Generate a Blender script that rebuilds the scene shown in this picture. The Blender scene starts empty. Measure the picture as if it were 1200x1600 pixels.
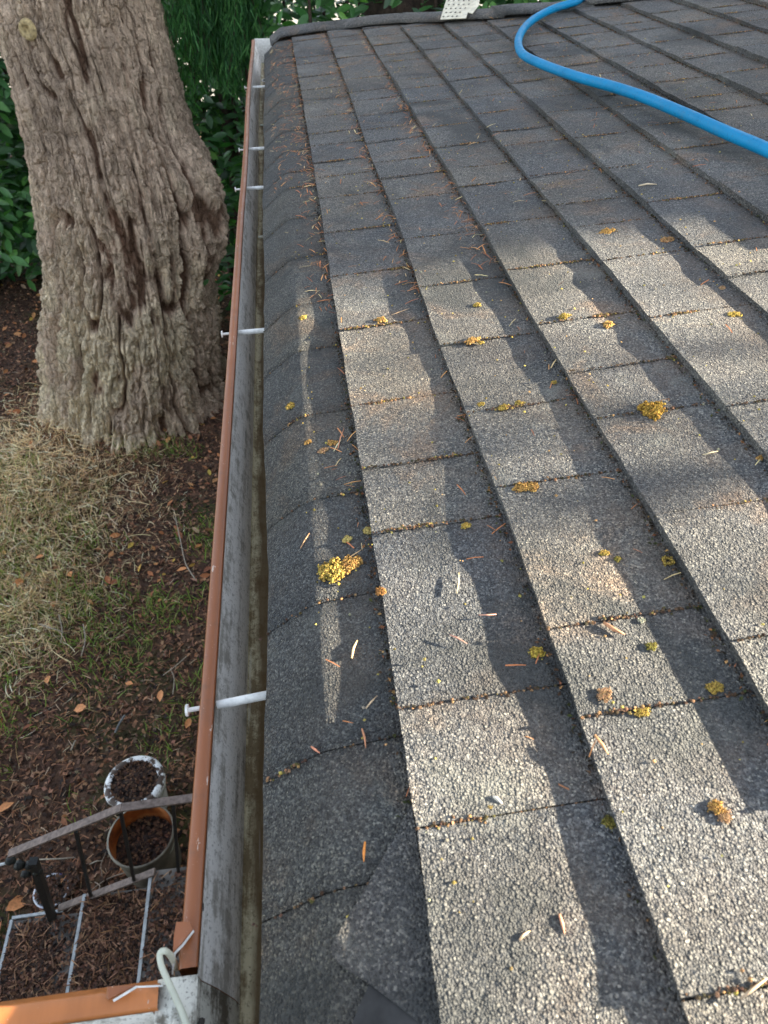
import bpy, math, random
import numpy as np
from mathutils import Vector, Matrix
random.seed(7)
RNG = np.random.default_rng(11)
sc = bpy.context.scene
COL = sc.collection

# ------------------------------------------------------------------ camera
CAMZ = 3.70
FPX = 1130.0
_d = np.array([415 - 600.0, 800 + 211.0, FPX]); _d /= np.linalg.norm(_d)      # along the eave (world +Y)
_u = np.array([0.0, FPX, -1011.0]); _u /= np.linalg.norm(_u)                   # world +Z
_h = np.cross(_d, _u); _h = -_h if _h[0] < 0 else _h                           # world +X
cam_data = bpy.data.cameras.new('camera')
cam = bpy.data.objects.new('camera', cam_data); COL.objects.link(cam)
M = Matrix(((_h[0], _h[1], -_h[2], 0), (_d[0], _d[1], -_d[2], 0), (_u[0], _u[1], -_u[2], CAMZ), (0, 0, 0, 1)))
cam.matrix_world = M
cam_data.sensor_fit = 'VERTICAL'; cam_data.sensor_height = 36; cam_data.lens = 36 * FPX / 1600
cam_data.clip_start = 0.02; cam_data.clip_end = 1500
cam_data.dof.use_dof = True; cam_data.dof.focus_distance = 0.95; cam_data.dof.aperture_fstop = 13.0
sc.camera = cam

# ------------------------------------------------------------------ sky, sun, exposure
SUN_AZ = np.array([1.0, -0.09])          # horizontal direction towards the sun
SUN_EL = math.radians(17.7)
world = bpy.data.worlds.new('World'); sc.world = world; world.use_nodes = True
nt = world.node_tree; nt.nodes.clear()
sky = nt.nodes.new('ShaderNodeTexSky'); sky.sky_type = 'NISHITA'; sky.sun_disc = False
sky.sun_elevation = SUN_EL; sky.sun_rotation = math.atan2(SUN_AZ[0], SUN_AZ[1])
bg = nt.nodes.new('ShaderNodeBackground'); bg.inputs['Strength'].default_value = 0.08
wo = nt.nodes.new('ShaderNodeOutputWorld')
hs = nt.nodes.new('ShaderNodeHueSaturation'); hs.inputs['Saturation'].default_value = .50      # sky light made less blue
nt.links.new(sky.outputs[0], hs.inputs['Color']); nt.links.new(hs.outputs[0], bg.inputs['Color']); nt.links.new(bg.outputs[0], wo.inputs['Surface'])
sl = bpy.data.lights.new('sun', 'SUN'); sl.energy = 5.0; sl.angle = math.radians(0.6); sl.color = (1.0, 0.885, 0.69)
sun = bpy.data.objects.new('sun', sl); COL.objects.link(sun)
sd = np.array([SUN_AZ[0], SUN_AZ[1], 0]); sd /= np.linalg.norm(sd); sd = sd * math.cos(SUN_EL); sd[2] = math.sin(SUN_EL)
sun.rotation_euler = Vector(sd).to_track_quat('Z', 'Y').to_euler()
sc.view_settings.view_transform = 'Standard'; sc.view_settings.look = 'None'
sc.view_settings.gamma = 1; sc.view_settings.use_curve_mapping = False
sc.view_settings.exposure = 2.88

# ------------------------------------------------------------------ picture -> place helpers (measuring only)
def ray(px, py):
    v = np.array([px - 600.0, 800.0 - py, FPX]); return np.array([v @ _h, v @ _d, v @ _u])
CAMP = np.array([0, 0, CAMZ])
def at_z(px, py, z):
    v = ray(px, py); return CAMP + v * ((z - CAMZ) / v[2])
def at_y(px, py, y):
    v = ray(px, py); return CAMP + v * (y / v[1])
AL = math.radians(9.0); HR = 0.48
RV = np.array([math.cos(AL), 0, math.sin(AL)]); DV = np.array([0, 1.0, 0]); NV = np.array([-math.sin(AL), 0, math.cos(AL)])
RO = CAMP - HR * NV
def roof(r, d, t=0.0): return RO + r * RV + d * DV + t * NV
def on_roof(px, py, t=0.0):
    v = ray(px, py); k = (RO + t * NV - CAMP) @ NV / (v @ NV); p = CAMP + v * k - RO
    return float(p @ RV), float(p @ DV)

# ------------------------------------------------------------------ numpy noise
def _hash(i, j, k, s):
    n = (i * 374761393 + j * 668265263 + k * 2147483647 + s * 1274126177) & 0xffffffff
    n = ((n ^ (n >> 13)) * 1274126177) & 0xffffffff
    n = ((n ^ (n >> 16)) * 2246822519) & 0xffffffff
    return ((n ^ (n >> 15)) & 0xffff) / 32767.5 - 1.0
def noise3(x, y, z, s=0):
    x = np.asarray(x, float); y = np.asarray(y, float) + 0 * x; z = np.asarray(z, float) + 0 * x
    xi = np.floor(x).astype(np.int64); yi = np.floor(y).astype(np.int64); zi = np.floor(z).astype(np.int64)
    f = lambda t: t * t * t * (t * (t * 6 - 15) + 10)
    u, v, w = f(x - xi), f(y - yi), f(z - zi)
    r = 0
    for a in (0, 1):
        for b in (0, 1):
            for c in (0, 1):
                r = r + _hash(xi + a, yi + b, zi + c, s) * (u if a else 1 - u) * (v if b else 1 - v) * (w if c else 1 - w)
    return r
def fbm(x, y, z, o=4, s=0):
    r = 0; a = 1.0; t = 0
    for i in range(o):
        r = r + a * noise3(np.asarray(x) * 2 ** i, np.asarray(y) * 2 ** i, np.asarray(z) * 2 ** i, s + i); t += a; a *= .5
    return r / t
def sstep(a, b, x):
    t = np.clip((np.asarray(x, float) - a) / (b - a), 0, 1); return t * t * (3 - 2 * t)

# ------------------------------------------------------------------ object helpers
def tag(o, label=None, cat=None, group=None, kind=None):
    if label: o['label'] = label
    if cat: o['category'] = cat
    if group: o['group'] = group
    if kind: o['kind'] = kind
    return o
def empty(name, loc=(0, 0, 0)):
    o = bpy.data.objects.new(name, None); COL.objects.link(o); o.location = loc; o.empty_display_size = .1; return o
def mesh(name, verts, faces, mat, parent=None, smooth=True, uv=None, col=None):
    me = bpy.data.meshes.new(name)
    verts = np.asarray(verts, dtype=np.float32)
    if isinstance(faces, np.ndarray):
        n, k = faces.shape
        me.vertices.add(len(verts)); me.vertices.foreach_set('co', verts.ravel())
        me.loops.add(n * k); me.loops.foreach_set('vertex_index', faces.astype(np.int32).ravel())
        me.polygons.add(n); me.polygons.foreach_set('loop_start', (np.arange(n) * k).astype(np.int32))
        me.polygons.foreach_set('loop_total', np.full(n, k, dtype=np.int32))
        me.update(calc_edges=True)
    else:
        me.from_pydata([tuple(map(float, v)) for v in verts], [], faces)
    if uv is not None:
        ul = me.uv_layers.new(name='UVMap'); li = np.empty(len(me.loops), dtype=np.int32)
        me.loops.foreach_get('vertex_index', li); ul.data.foreach_set('uv', np.asarray(uv, dtype=np.float32)[li].ravel())
    if col is not None:
        ca = me.color_attributes.new(name='Col', type='FLOAT_COLOR', domain='POINT')
        c4 = np.ones((len(verts), 4), dtype=np.float32); c4[:, :3] = col; ca.data.foreach_set('color', c4.ravel())
    if smooth: me.polygons.foreach_set('use_smooth', np.ones(len(me.polygons), dtype=bool))
    me.validate()
    o = bpy.data.objects.new(name, me); COL.objects.link(o)
    if mat is not None: me.materials.append(mat)
    if parent is not None:
        o.parent = parent
        o.matrix_parent_inverse = Matrix.Translation(-Vector(world_loc(parent)))
    return o
def world_loc(o):
    p = Vector((0, 0, 0))
    while o is not None:
        if o.type == 'EMPTY': p = p + Vector(o.location)
        o = o.parent if o.type == 'EMPTY' else None
    return p
# note: all meshes are written in world coordinates; the parent inverse undoes the empty's offset
def grid_faces(nu, nv, off=0, flip=False):
    i = np.arange(nu - 1)[:, None] * nv + np.arange(nv - 1)[None, :] + off
    f = np.stack([i, i + nv, i + nv + 1, i + 1], -1).reshape(-1, 4)
    return f[:, ::-1].copy() if flip else f
class MB:
    def __init__(s): s.v = []; s.f = []; s.c = []
    def add(s, v, f, c=None):
        o = len(s.v); s.v += [tuple(map(float, p)) for p in v]; s.f += [tuple(int(i) + o for i in q) for q in f]
        s.c += [c or (1, 1, 1)] * len(v); return s
    def box(s, a, b, ax=None, c=None):
        (x0, y0, z0), (x1, y1, z1) = a, b
        P = [(x0, y0, z0), (x1, y0, z0), (x1, y1, z0), (x0, y1, z0), (x0, y0, z1), (x1, y0, z1), (x1, y1, z1), (x0, y1, z1)]
        return s.add(P, [(3, 2, 1, 0), (4, 5, 6, 7), (0, 1, 5, 4), (1, 2, 6, 5), (2, 3, 7, 6), (3, 0, 4, 7)], c)
    def beam(s, p, q, w, h, up=(0, 0, 1), c=None, b=.0):
        p = np.array(p, float); q = np.array(q, float); d = q - p; d /= np.linalg.norm(d)
        up = np.array(up, float); sx = np.cross(d, up); sx /= np.linalg.norm(sx); uz = np.cross(sx, d)
        P = []
        for e in (p, q):
            for (a, bb) in ((-1, -1), (1, -1), (1, 1), (-1, 1)): P.append(e + sx * a * w / 2 + uz * bb * h / 2)
        return s.add(P, [(0, 1, 2, 3), (7, 6, 5, 4), (0, 4, 5, 1), (1, 5, 6, 2), (2, 6, 7, 3), (3, 7, 4, 0)], c)
    def tube(s, pts, rad, n=8, cap=True, c=None, twist=0):
        pts = [np.array(p, float) for p in pts]; o = []
        rad = rad if hasattr(rad, '__len__') else [rad] * len(pts)
        prev = None; V = []
        for i, p in enumerate(pts):
            t = pts[min(i + 1, len(pts) - 1)] - pts[max(i - 1, 0)]; t /= (np.linalg.norm(t) + 1e-12)
            a = prev if prev is not None else (np.array([0, 0, 1.0]) if abs(t[2]) < .9 else np.array([1.0, 0, 0]))
            a = a - t * (a @ t); a /= np.linalg.norm(a); prev = a; b = np.cross(t, a)
            for k in range(n):
                w = 2 * math.pi * k / n; V.append(p + (a * math.cos(w) + b * math.sin(w)) * rad[i])
        F = []
        for i in range(len(pts) - 1):
            for k in range(n): F.append((i * n + k, i * n + (k + 1) % n, (i + 1) * n + (k + 1) % n, (i + 1) * n + k))
        if cap: F.append(tuple(range(n))[::-1]); F.append(tuple((len(pts) - 1) * n + k for k in range(n)))
        return s.add(V, F, c)
    def lathe(s, cen, prof, n=32, axis=None, wob=0, c=None):
        V = []
        for (r, z) in prof:
            for k in range(n):
                w = 2 * math.pi * k / n; V.append((cen[0] + r * math.cos(w), cen[1] + r * math.sin(w), cen[2] + z))
        F = [(i * n + k, i * n + (k + 1) % n, (i + 1) * n + (k + 1) % n, (i + 1) * n + k) for i in range(len(prof) - 1) for k in range(n)]
        return s.add(V, F, c)
    def build(s, name, mat, parent=None, smooth=False, usecol=False):
        return mesh(name, s.v, s.f, mat, parent, smooth, col=(np.array(s.c) if usecol else None))
def bez(pts, n=40):
    """Catmull-Rom through the points"""
    P = [np.array(p, float) for p in pts]; P = [2 * P[0] - P[1]] + P + [2 * P[-1] - P[-2]]; out = []
    m = len(P) - 3
    for i in range(m):
        for k in range(n // m + 1):
            t = k / (n // m + 1); a, b, c, d = P[i:i + 4]
            out.append(.5 * (2 * b + (c - a) * t + (2 * a - 5 * b + 4 * c - d) * t * t + (3 * b - a - 3 * c + d) * t ** 3))
    out.append(P[-2]); return out

# ------------------------------------------------------------------ materials
class NT:
    def __init__(s, name):
        s.m = bpy.data.materials.new(name); s.m.use_nodes = True; s.t = s.m.node_tree; s.t.nodes.clear()
        s.out = s.t.nodes.new('ShaderNodeOutputMaterial'); s.b = s.t.nodes.new('ShaderNodeBsdfPrincipled')
        s.t.links.new(s.b.outputs[0], s.out.inputs['Surface'])
    def n(s, typ, **kw):
        nd = s.t.nodes.new(typ)
        for k, v in kw.items():
            if k in ('inputs',):
                for a, b in v.items():
                    if hasattr(b, 'is_output') or isinstance(b, bpy.types.NodeSocket): s.t.links.new(b, nd.inputs[a])
                    else: nd.inputs[a].default_value = b
            else: setattr(nd, k, v)
        return nd
    def pos(s):
        return s.n('ShaderNodeNewGeometry').outputs['Position']
    def mapv(s, v, scale=(1, 1, 1), rot=(0, 0, 0)):
        return s.n('ShaderNodeMapping', inputs={'Vector': v, 'Scale': scale, 'Rotation': rot}).outputs[0]
    def noise(s, v, scale, detail=4, rough=.55, dist=0):
        return s.n('ShaderNodeTexNoise', inputs={'Vector': v, 'Scale': scale, 'Detail': detail, 'Roughness': rough, 'Distortion': dist}).outputs['Fac']
    def ramp(s, f, stops, interp='LINEAR'):
        r = s.n('ShaderNodeValToRGB', inputs={'Fac': f}); cr = r.color_ramp; cr.interpolation = interp
        while len(cr.elements) > 1: cr.elements.remove(cr.elements[-1])
        for i, (p, c) in enumerate(stops):
            e = cr.elements[0] if i == 0 else cr.elements.new(p); e.position = p
            e.color = (c, c, c, 1) if not hasattr(c, '__len__') else (*c, 1)
        return r.outputs[0]
    def math(s, op, a, b=0.0, clamp=False):
        nd = s.n('ShaderNodeMath', operation=op, use_clamp=clamp)
        for i, x in enumerate((a, b)):
            if isinstance(x, bpy.types.NodeSocket): s.t.links.new(x, nd.inputs[i])
            else: nd.inputs[i].default_value = x
        return nd.outputs[0]
    def mix(s, f, a, b, mode='MIX'):
        nd = s.n('ShaderNodeMix', data_type='RGBA', blend_type=mode)
        for k, x in ((0, f), (6, a), (7, b)):
            if isinstance(x, bpy.types.NodeSocket): s.t.links.new(x, nd.inputs[k])
            else: nd.inputs[k].default_value = x if k == 0 else (*x, 1)
        return nd.outputs[2]
    def attr(s, name='Col'):
        return s.n('ShaderNodeAttribute', attribute_name=name).outputs['Color']
    def bump(s, hgt, strength=1, dist=.001, normal=None):
        i = {'Height': hgt, 'Strength': strength, 'Distance': dist}
        if normal is not None: i['Normal'] = normal
        return s.n('ShaderNodeBump', inputs=i).outputs[0]
    def set(s, **kw):
        for k, x in kw.items():
            k = {'color': 'Base Color', 'rough': 'Roughness', 'normal': 'Normal', 'metal': 'Metallic', 'spec': 'Specular IOR Level', 'trans': 'Transmission Weight', 'coat': 'Coat Weight', 'sub': 'Subsurface Weight'}[k]
            if isinstance(x, bpy.types.NodeSocket): s.t.links.new(x, s.b.inputs[k])
            else: s.b.inputs[k].default_value = (*x, 1) if hasattr(x, '__len__') else x
        return s.m

def granule_mat(name, base=1.0, tint=(1, 1, 1)):
    N = NT(name); P = N.pos()
    wn = N.n('ShaderNodeTexNoise', inputs={'Vector': P, 'Scale': 340, 'Detail': 1})
    pw = N.n('ShaderNodeVectorMath', operation='MULTIPLY_ADD', inputs={0: wn.outputs['Color'], 1: (.0012, .0012, .0012), 2: P}).outputs[0]
    vo = N.n('ShaderNodeTexVoronoi', feature='F1', inputs={'Vector': pw, 'Scale': 660, 'Randomness': 1.0})
    sep = N.n('ShaderNodeSeparateColor', inputs={'Color': vo.outputs['Color']})
    cell = sep.outputs[0]
    c = N.ramp(cell, [(0, (.034, .036, .040)), (.30, (.062, .065, .070)), (.60, (.098, .101, .105)), (.82, (.150, .152, .150)), (1, (.27, .265, .245))])
    big = N.noise(P, 5.5, 5, .6)
    c = N.mix(1, c, N.ramp(big, [(.3, .70), (.5, 1.0), (.72, 1.32)]), 'MULTIPLY')
    orand = N.n('ShaderNodeObjectInfo').outputs['Random']
    c = N.mix(1, c, N.ramp(orand, [(0, (.80, .83, .88)), (.5, (1, 1, 1)), (1, (1.16, 1.12, 1.05))]), 'MULTIPLY')
    # brown dirt and rust-coloured wash, heavier near the course above
    uv = N.n('ShaderNodeUVMap').outputs[0]
    v = N.n('ShaderNodeSeparateXYZ', inputs={'Vector': uv}).outputs[1]
    dn = N.noise(P, 16, 6, .65)
    dirt = N.math('MULTIPLY', N.ramp(dn, [(.40, 0.0), (.66, 1.0)]), N.ramp(v, [(0, .22), (.45, .30), (.80, .95), (1.0, 1.0)]))
    c = N.mix(N.math('MULTIPLY', dirt, .58), c, (.150, .112, .086))
    warm = N.ramp(N.noise(P, 2.6, 4, .6, .4), [(.38, 0.0), (.66, 1.0)])
    c = N.mix(warm, c, N.mix(1, c, (1.10, 1.02, .90), 'MULTIPLY'))
    rust = N.ramp(N.noise(P, 8.3, 6, .65, .6), [(.55, 0.0), (.70, .85)])
    c = N.mix(rust, c, N.mix(1, c, (1.55, 1.14, .86), 'MULTIPLY'))
    pale = N.ramp(N.noise(P, 11.0, 6, .7, .3), [(.58, 0.0), (.70, .6)])
    c = N.mix(pale, c, (.20, .20, .175))
    blk = N.ramp(N.noise(P, 4.3, 6, .65, .5), [(.52, 0.0), (.64, .78)])
    c = N.mix(blk, c, (.034, .038, .038))
    c = N.mix(1, c, tuple(base * t for t in tint), 'MULTIPLY')
    vo2 = N.n('ShaderNodeTexVoronoi', feature='F1', inputs={'Vector': pw, 'Scale': 390, 'Randomness': 1.0})
    sp2 = N.n('ShaderNodeSeparateColor', inputs={'Color': vo2.outputs['Color']})
    d1 = N.math('MULTIPLY', N.math('SUBTRACT', 1.0, N.math('MULTIPLY', vo.outputs['Distance'], 1.35)), N.math('ADD', N.math('MULTIPLY', N.math('POWER', sep.outputs[1], 1.6), 1.25), .12))
    d2 = N.math('MULTIPLY', N.math('SUBTRACT', 1.0, N.math('MULTIPLY', vo2.outputs['Distance'], 1.35)), N.math('MULTIPLY', N.math('GREATER_THAN', sp2.outputs[1], .62), 1.5))
    hgt = N.math('MAXIMUM', d1, d2)
    c = N.mix(N.math('MULTIPLY', N.math('GREATER_THAN', sp2.outputs[1], .80), N.math('LESS_THAN', vo2.outputs['Distance'], .42)), c, N.mix(1, c, (1.7, 1.68, 1.6), 'MULTIPLY'))
    hgt = N.math('ADD', hgt, N.math('ADD', N.math('MULTIPLY', N.noise(P, 60, 3), .9), N.math('MULTIPLY', N.noise(P, 170, 3, .7), 1.3)))
    return N.set(color=c, rough=.80, spec=.5, normal=N.bump(hgt, 1.0, .0032))
M_GRAN = granule_mat('shingle_granules')
M_GRAN_EAVE_SHADED = granule_mat('shingle_granules_eave_shaded', .62, (.96, 1.0, 1.0))  # darker copy: shade of the rolled eave put into the colour
M_GRAN_CUT_SHADED = granule_mat('shingle_granules_cut_shaded', .72, (1.0, 1.0, 1.02))  # shade of the valley corner in the colour, slightly lighter than the eave

def simple(name, color, rough=.6, nscale=30, var=.35, bump=.3, bdist=.002, metal=0, spec=.5):
    N = NT(name); P = N.pos(); n = N.noise(P, nscale, 5, .6)
    c = N.mix(1, color, N.ramp(n, [(.3, 1 - var), (.7, 1 + var)]), 'MULTIPLY')
    return N.set(color=c, rough=rough, metal=metal, spec=spec, normal=N.bump(n, bump, bdist))
def colmat(name, rough=.8, nscale=60, var=.3, bump=.3, bdist=.002, spec=.3, trans=None):
    N = NT(name); P = N.pos(); n = N.noise(P, nscale, 4, .6)
    c = N.mix(1, N.attr('Col'), N.ramp(n, [(.3, 1 - var), (.7, 1 + var)]), 'MULTIPLY')
    m = N.set(color=c, rough=rough, spec=spec, normal=N.bump(n, bump, bdist))
    if trans:
        tr = N.n('ShaderNodeBsdfTranslucent', inputs={'Color': N.mix(1, c, trans, 'MULTIPLY')})
        mx = N.n('ShaderNodeMixShader', inputs={0: .3}); N.t.links.new(N.b.outputs[0], mx.inputs[1]); N.t.links.new(tr.outputs[0], mx.inputs[2])
        N.t.links.new(mx.outputs[0], N.out.inputs['Surface'])
    return m
M_LITTER = colmat('leaf_litter', .75)
M_LEAF = colmat('laurel_leaf', .34, 40, .18, .1, spec=.55, trans=(1.2, 1.8, .6))
M_NEEDLE = colmat('conifer_foliage', .6, 40, .2, .1, trans=(1.1, 1.5, .6))
M_STRAW = colmat('straw', .8, 20, .2, .05, trans=(1.1, 1.0, .8))
M_GRASS = colmat('grass', .7, 20, .2, .05, trans=(1.2, 1.4, .6))
M_MOSS = colmat('moss', .95, 500, .45, 1, .0015, spec=.1)
M_DECK = simple('roof_deck', (.03, .027, .024), .95)
M_WALL = simple('house_wall', (.45, .42, .36), .8, 8, .1)
M_BLACK = simple('railing_iron', (.018, .022, .022), .45, 90, .5, .6, .003)
M_IRONTOP = simple('railing_top', (.20, .155, .135), .75, 55, .45, .6, .002)
M_TRUNKFAR = simple('far_bark', (.06, .04, .03), .95, 22, .6, 1, .03)

def bark_mat():
    N = NT('fir_bark'); P = N.pos()
    st = N.mapv(P, (1, 1, .35))
    n1 = N.noise(st, 26, 7, .68, .4); n2 = N.noise(P, 120, 4, .65)
    c = N.mix(1, N.attr('Col'), N.ramp(n1, [(.25, .45), (.5, .98), (.75, 1.5)]), 'MULTIPLY')
    c = N.mix(1, c, N.ramp(n2, [(.3, .75), (.7, 1.25)]), 'MULTIPLY')
    wv = N.n('ShaderNodeTexNoise', inputs={'Vector': P, 'Scale': 9, 'Detail': 3})
    wp = N.n('ShaderNodeVectorMath', operation='MULTIPLY_ADD', inputs={0: wv.outputs['Color'], 1: (.09, .09, .09), 2: N.mapv(P, (1, 1, .27))}).outputs[0]
    ck = N.n('ShaderNodeTexVoronoi', feature='DISTANCE_TO_EDGE', inputs={'Vector': wp, 'Scale': 19})
    ck2 = N.n('ShaderNodeTexVoronoi', feature='DISTANCE_TO_EDGE', inputs={'Vector': wp, 'Scale': 48})
    cr = N.ramp(ck.outputs['Distance'], [(0, 0.0), (.10, .8), (.3, 1.0)]); cr2 = N.ramp(ck2.outputs['Distance'], [(0, 0.2), (.12, .9), (.3, 1.0)])
    c = N.mix(1, c, N.ramp(ck.outputs['Distance'], [(0, .72), (.07, 1.0)]), 'MULTIPLY')
    h = N.math('ADD', N.math('MULTIPLY', n1, .8), N.math('ADD', N.math('MULTIPLY', n2, .35), N.math('ADD', N.math('MULTIPLY', cr, .40), N.math('MULTIPLY', cr2, .12))))
    return N.set(color=c, rough=.93, spec=.15, normal=N.bump(h, 1, .045))
M_BARK = bark_mat()

def ground_mat():
    N = NT('ground_soil'); P = N.pos()
    a = N.noise(P, 1.3, 6, .62); b = N.noise(P, 14, 6, .7); g = N.noise(P, 55, 4, .7)
    c = N.ramp(b, [(.3, (.03, .018, .013)), (.5, (.09, .052, .036)), (.7, (.19, .11, .07))])
    gr = N.ramp(g, [(.3, (.02, .03, .010)), (.6, (.06, .10, .022)), (.8, (.12, .16, .05))])
    c = N.mix(N.ramp(a, [(.50, 0), (.62, .6)]), c, gr)
    return N.set(color=c, rough=.95, spec=.2, normal=N.bump(N.math('ADD', b, N.math('MULTIPLY', g, .5)), 1, .03))
M_GROUND = ground_mat()

def gutter_mat(name, base, dirt, amt, band=None):
    """weathered paint; grime runs along the gutter"""
    N = NT(name); P = N.pos()
    st = N.mapv(P, (60, 3.5, 60)); fine = N.mapv(P, (150, 34, 150))
    n1 = N.noise(st, 1, 6, .62, .3); n2 = N.noise(fine, 1, 5, .7); n3 = N.noise(P, 34, 8, .80)
    f = N.math('ADD', N.math('MULTIPLY', n1, .40), N.math('ADD', N.math('MULTIPLY', n2, .20), N.math('MULTIPLY', n3, .46)))
    c = N.mix(N.ramp(f, [(.50 if band else .525, 0.0), (.575 if band else .60, amt)]), base, dirt)
    sp = N.ramp(N.noise(P, 300, 3, .7), [(.56, 0), (.66, .75)])
    c = N.mix(N.math('MULTIPLY', sp, amt), c, tuple(x * .45 for x in dirt))
    if band:      # silt line along the house side of the trough
        x = N.n('ShaderNodeSeparateXYZ', inputs={'Vector': P}).outputs[0]
        e = N.math('ADD', N.math('MULTIPLY', N.math('ADD', x, .082), 60.0), N.math('MULTIPLY', N.noise(N.mapv(P, (30, 9, 30)), 1, 5, .7), 1.4))
        c = N.mix(N.math('MULTIPLY', N.ramp(e, [(.55, 0), (.95, .9)]), 1.0), c, band)
    scr = N.ramp(N.noise(N.mapv(P, (90, 6, 90), (0, 0, .35)), 1, 2, .4), [(.66, 0), (.69, .25)])
    c = N.mix(scr, c, (.55, .55, .52))
    return N.set(color=c, rough=.62, spec=.4, normal=N.bump(f, .5, .001))
M_GIN = gutter_mat('gutter_inner', (.90, .89, .85), (.22, .20, .155), .70)
M_GBOT = gutter_mat('gutter_bottom', (.62, .57, .38), (.17, .12, .055), .90, (.12, .075, .028))
def lip_mat(col=(.235, .078, .026)):
    N = NT('brown_gutter_paint'); P = N.pos()
    n = N.noise(P, 40, 5, .7); sp = N.ramp(N.noise(P, 420, 2, .6), [(.70, 0), (.76, 1)])
    c = N.mix(1, col, N.ramp(N.noise(N.mapv(P, (40, 2, 40)), 1, 5, .6), [(.3, .80), (.7, 1.2)]), 'MULTIPLY')
    c = N.mix(N.math('MULTIPLY', sp, .6), c, (.6, .42, .30))
    ch = N.ramp(N.noise(N.mapv(P, (120, 40, 120)), 1, 5, .7), [(.66, 0), (.68, .8)]); c = N.mix(ch, c, (.50, .40, .33))
    dr = N.ramp(N.noise(P, 26, 6, .7), [(.55, 0), (.75, .55)]); c = N.mix(dr, c, (.10, .055, .032))
    return N.set(color=c, rough=N.ramp(n, [(.3, .30), (.7, .48)]), spec=.5, normal=N.bump(n, .25, .0008))
M_LIP = lip_mat(); M_LIP_SUNLIT = lip_mat((.42, .15, .045))  # second one brighter: sunlight on the short gutter's lip put into the colour
M_WHITE = simple('white_paint_worn', (.66, .66, .63), .5, 120, .22, .3, .0006)
def hose_mat():
    N = NT('blue_hose'); P = N.pos(); c = N.mix(1, (.001, .195, .40), N.ramp(N.noise(P, 14, 5, .6), [(.3, .84), (.7, 1.12)]), 'MULTIPLY')
    c = N.mix(N.ramp(N.noise(P, 190, 4, .7), [(.60, 0), (.70, .7)]), c, (.02, .035, .05))
    c = N.mix(N.ramp(N.noise(P, 30, 5, .7), [(.56, 0), (.74, .35)]), c, (.10, .16, .20))
    return N.set(color=c, rough=N.ramp(N.noise(P, 40, 4, .6), [(.3, .42), (.7, .66)]), spec=.22, normal=N.bump(N.noise(P, 150, 3, .6), .25, .0008))
M_HOSE = hose_mat()
M_CABLE = simple('pale_cable', (.50, .52, .42), .5, 30, .2, .2, .0008)
M_FLASH = simple('valley_flashing', (.034, .034, .034), .8, 60, .45, .6, .001, spec=.25)

# ------------------------------------------------------------------ ground
def zsoil(x, y):
    return .13 * np.exp(-np.maximum(np.hypot(np.asarray(x) + 1.62, np.asarray(y) - 5.9) - .72, 0) / .22) + .05 * fbm(x * .7, y * .7, 0, 3, 3) + .02 * fbm(x * 4, y * 4, 0, 3, 9)
def build_ground():
    xs = np.concatenate([[-600, -200, -60, -25, -12], np.linspace(-7, 2, 150), [5, 9, 14, 25, 60, 200, 600]])
    ys = np.concatenate([[-600, -150, -40, -10, -3], np.linspace(-1, 11, 180), [14, 20, 35, 80, 200, 600]])
    X, Y = np.meshgrid(xs, ys, indexing='ij'); Z = zsoil(X, Y)
    far = (np.abs(X + 2.5) > 5) | (np.abs(Y - 5) > 6.2); Z[far] = 0
    o = mesh('ground', np.stack([X, Y, Z], -1).reshape(-1, 3), grid_faces(len(xs), len(ys)), M_GROUND)
    tag(o, kind='structure')
    backdrop_m = simple('backdrop_pale', (.26, .25, .22), .9, 6, .15)
    m = MB(); m.add([(-60, 16, .02), (60, 16, .02), (60, 34, .02), (-60, 34, .02)], [(0, 1, 2, 3)])  # added pale sheet so gaps in the hedge show bright specks
    tag(m.build('pale_backdrop', backdrop_m), kind='structure')
build_ground()

def scatter(name, pts, base_v, base_f, size, colf, mat, nrm=None, tilt=.5, label=None, cat=None, parent=None, aniso=None, zoff=0.0, yaw=None):
    """many small copies of a base shape joined in one mesh"""
    n = len(pts); base_v = np.asarray(base_v, float); k = len(base_v)
    yaw = RNG.uniform(0, 2 * math.pi, n) if yaw is None else yaw
    if nrm is None: nrm = np.tile([0, 0, 1.0], (n, 1))
    nr = nrm + RNG.normal(0, tilt, (n, 3)); nr /= np.linalg.norm(nr, axis=1)[:, None]
    a = np.stack([np.cos(yaw), np.sin(yaw), np.zeros(n)], -1); a -= nr * (a * nr).sum(1)[:, None]
    a /= np.linalg.norm(a, axis=1)[:, None] + 1e-9; b = np.cross(nr, a)
    s = size if hasattr(size, '__len__') else np.full(n, size)
    V = pts[:, None, :] + s[:, None, None] * (a[:, None] * base_v[None, :, 0:1] + b[:, None] * base_v[None, :, 1:2] + nr[:, None] * base_v[None, :, 2:3])
    bf = np.asarray(base_f); F = (bf[None] + (np.arange(n) * k)[:, None, None]).reshape(-1, bf.shape[1])
    C = np.repeat(colf(n, pts), k, axis=0)
    o = mesh(name, V.reshape(-1, 3), F, mat, parent, True, col=C)
    tag(o, label, cat, kind='stuff'); return o
FLAKE_V = [(-.5, 0, 0), (-.1, -.28, .05), (.5, -.05, .0), (-.05, .3, .09)]; FLAKE_F = [(0, 1, 2, 3)]
NEED_V = [(-.5, -.035, 0), (0, -.04, .05), (.5, -.02, 0), (.5, .02, 0), (0, .04, .05), (-.5, .035, 0)]; NEED_F = [(0, 1, 4, 5), (1, 2, 3, 4)]
BLADE_V = [(-.04, 0, 0), (.04, 0, 0), (.03, .06, .5), (-.03, .06, .5), (.008, .3, .95), (-.008, .3, .95)]; BLADE_F = [(0, 1, 2, 3), (3, 2, 4, 5)]
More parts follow.
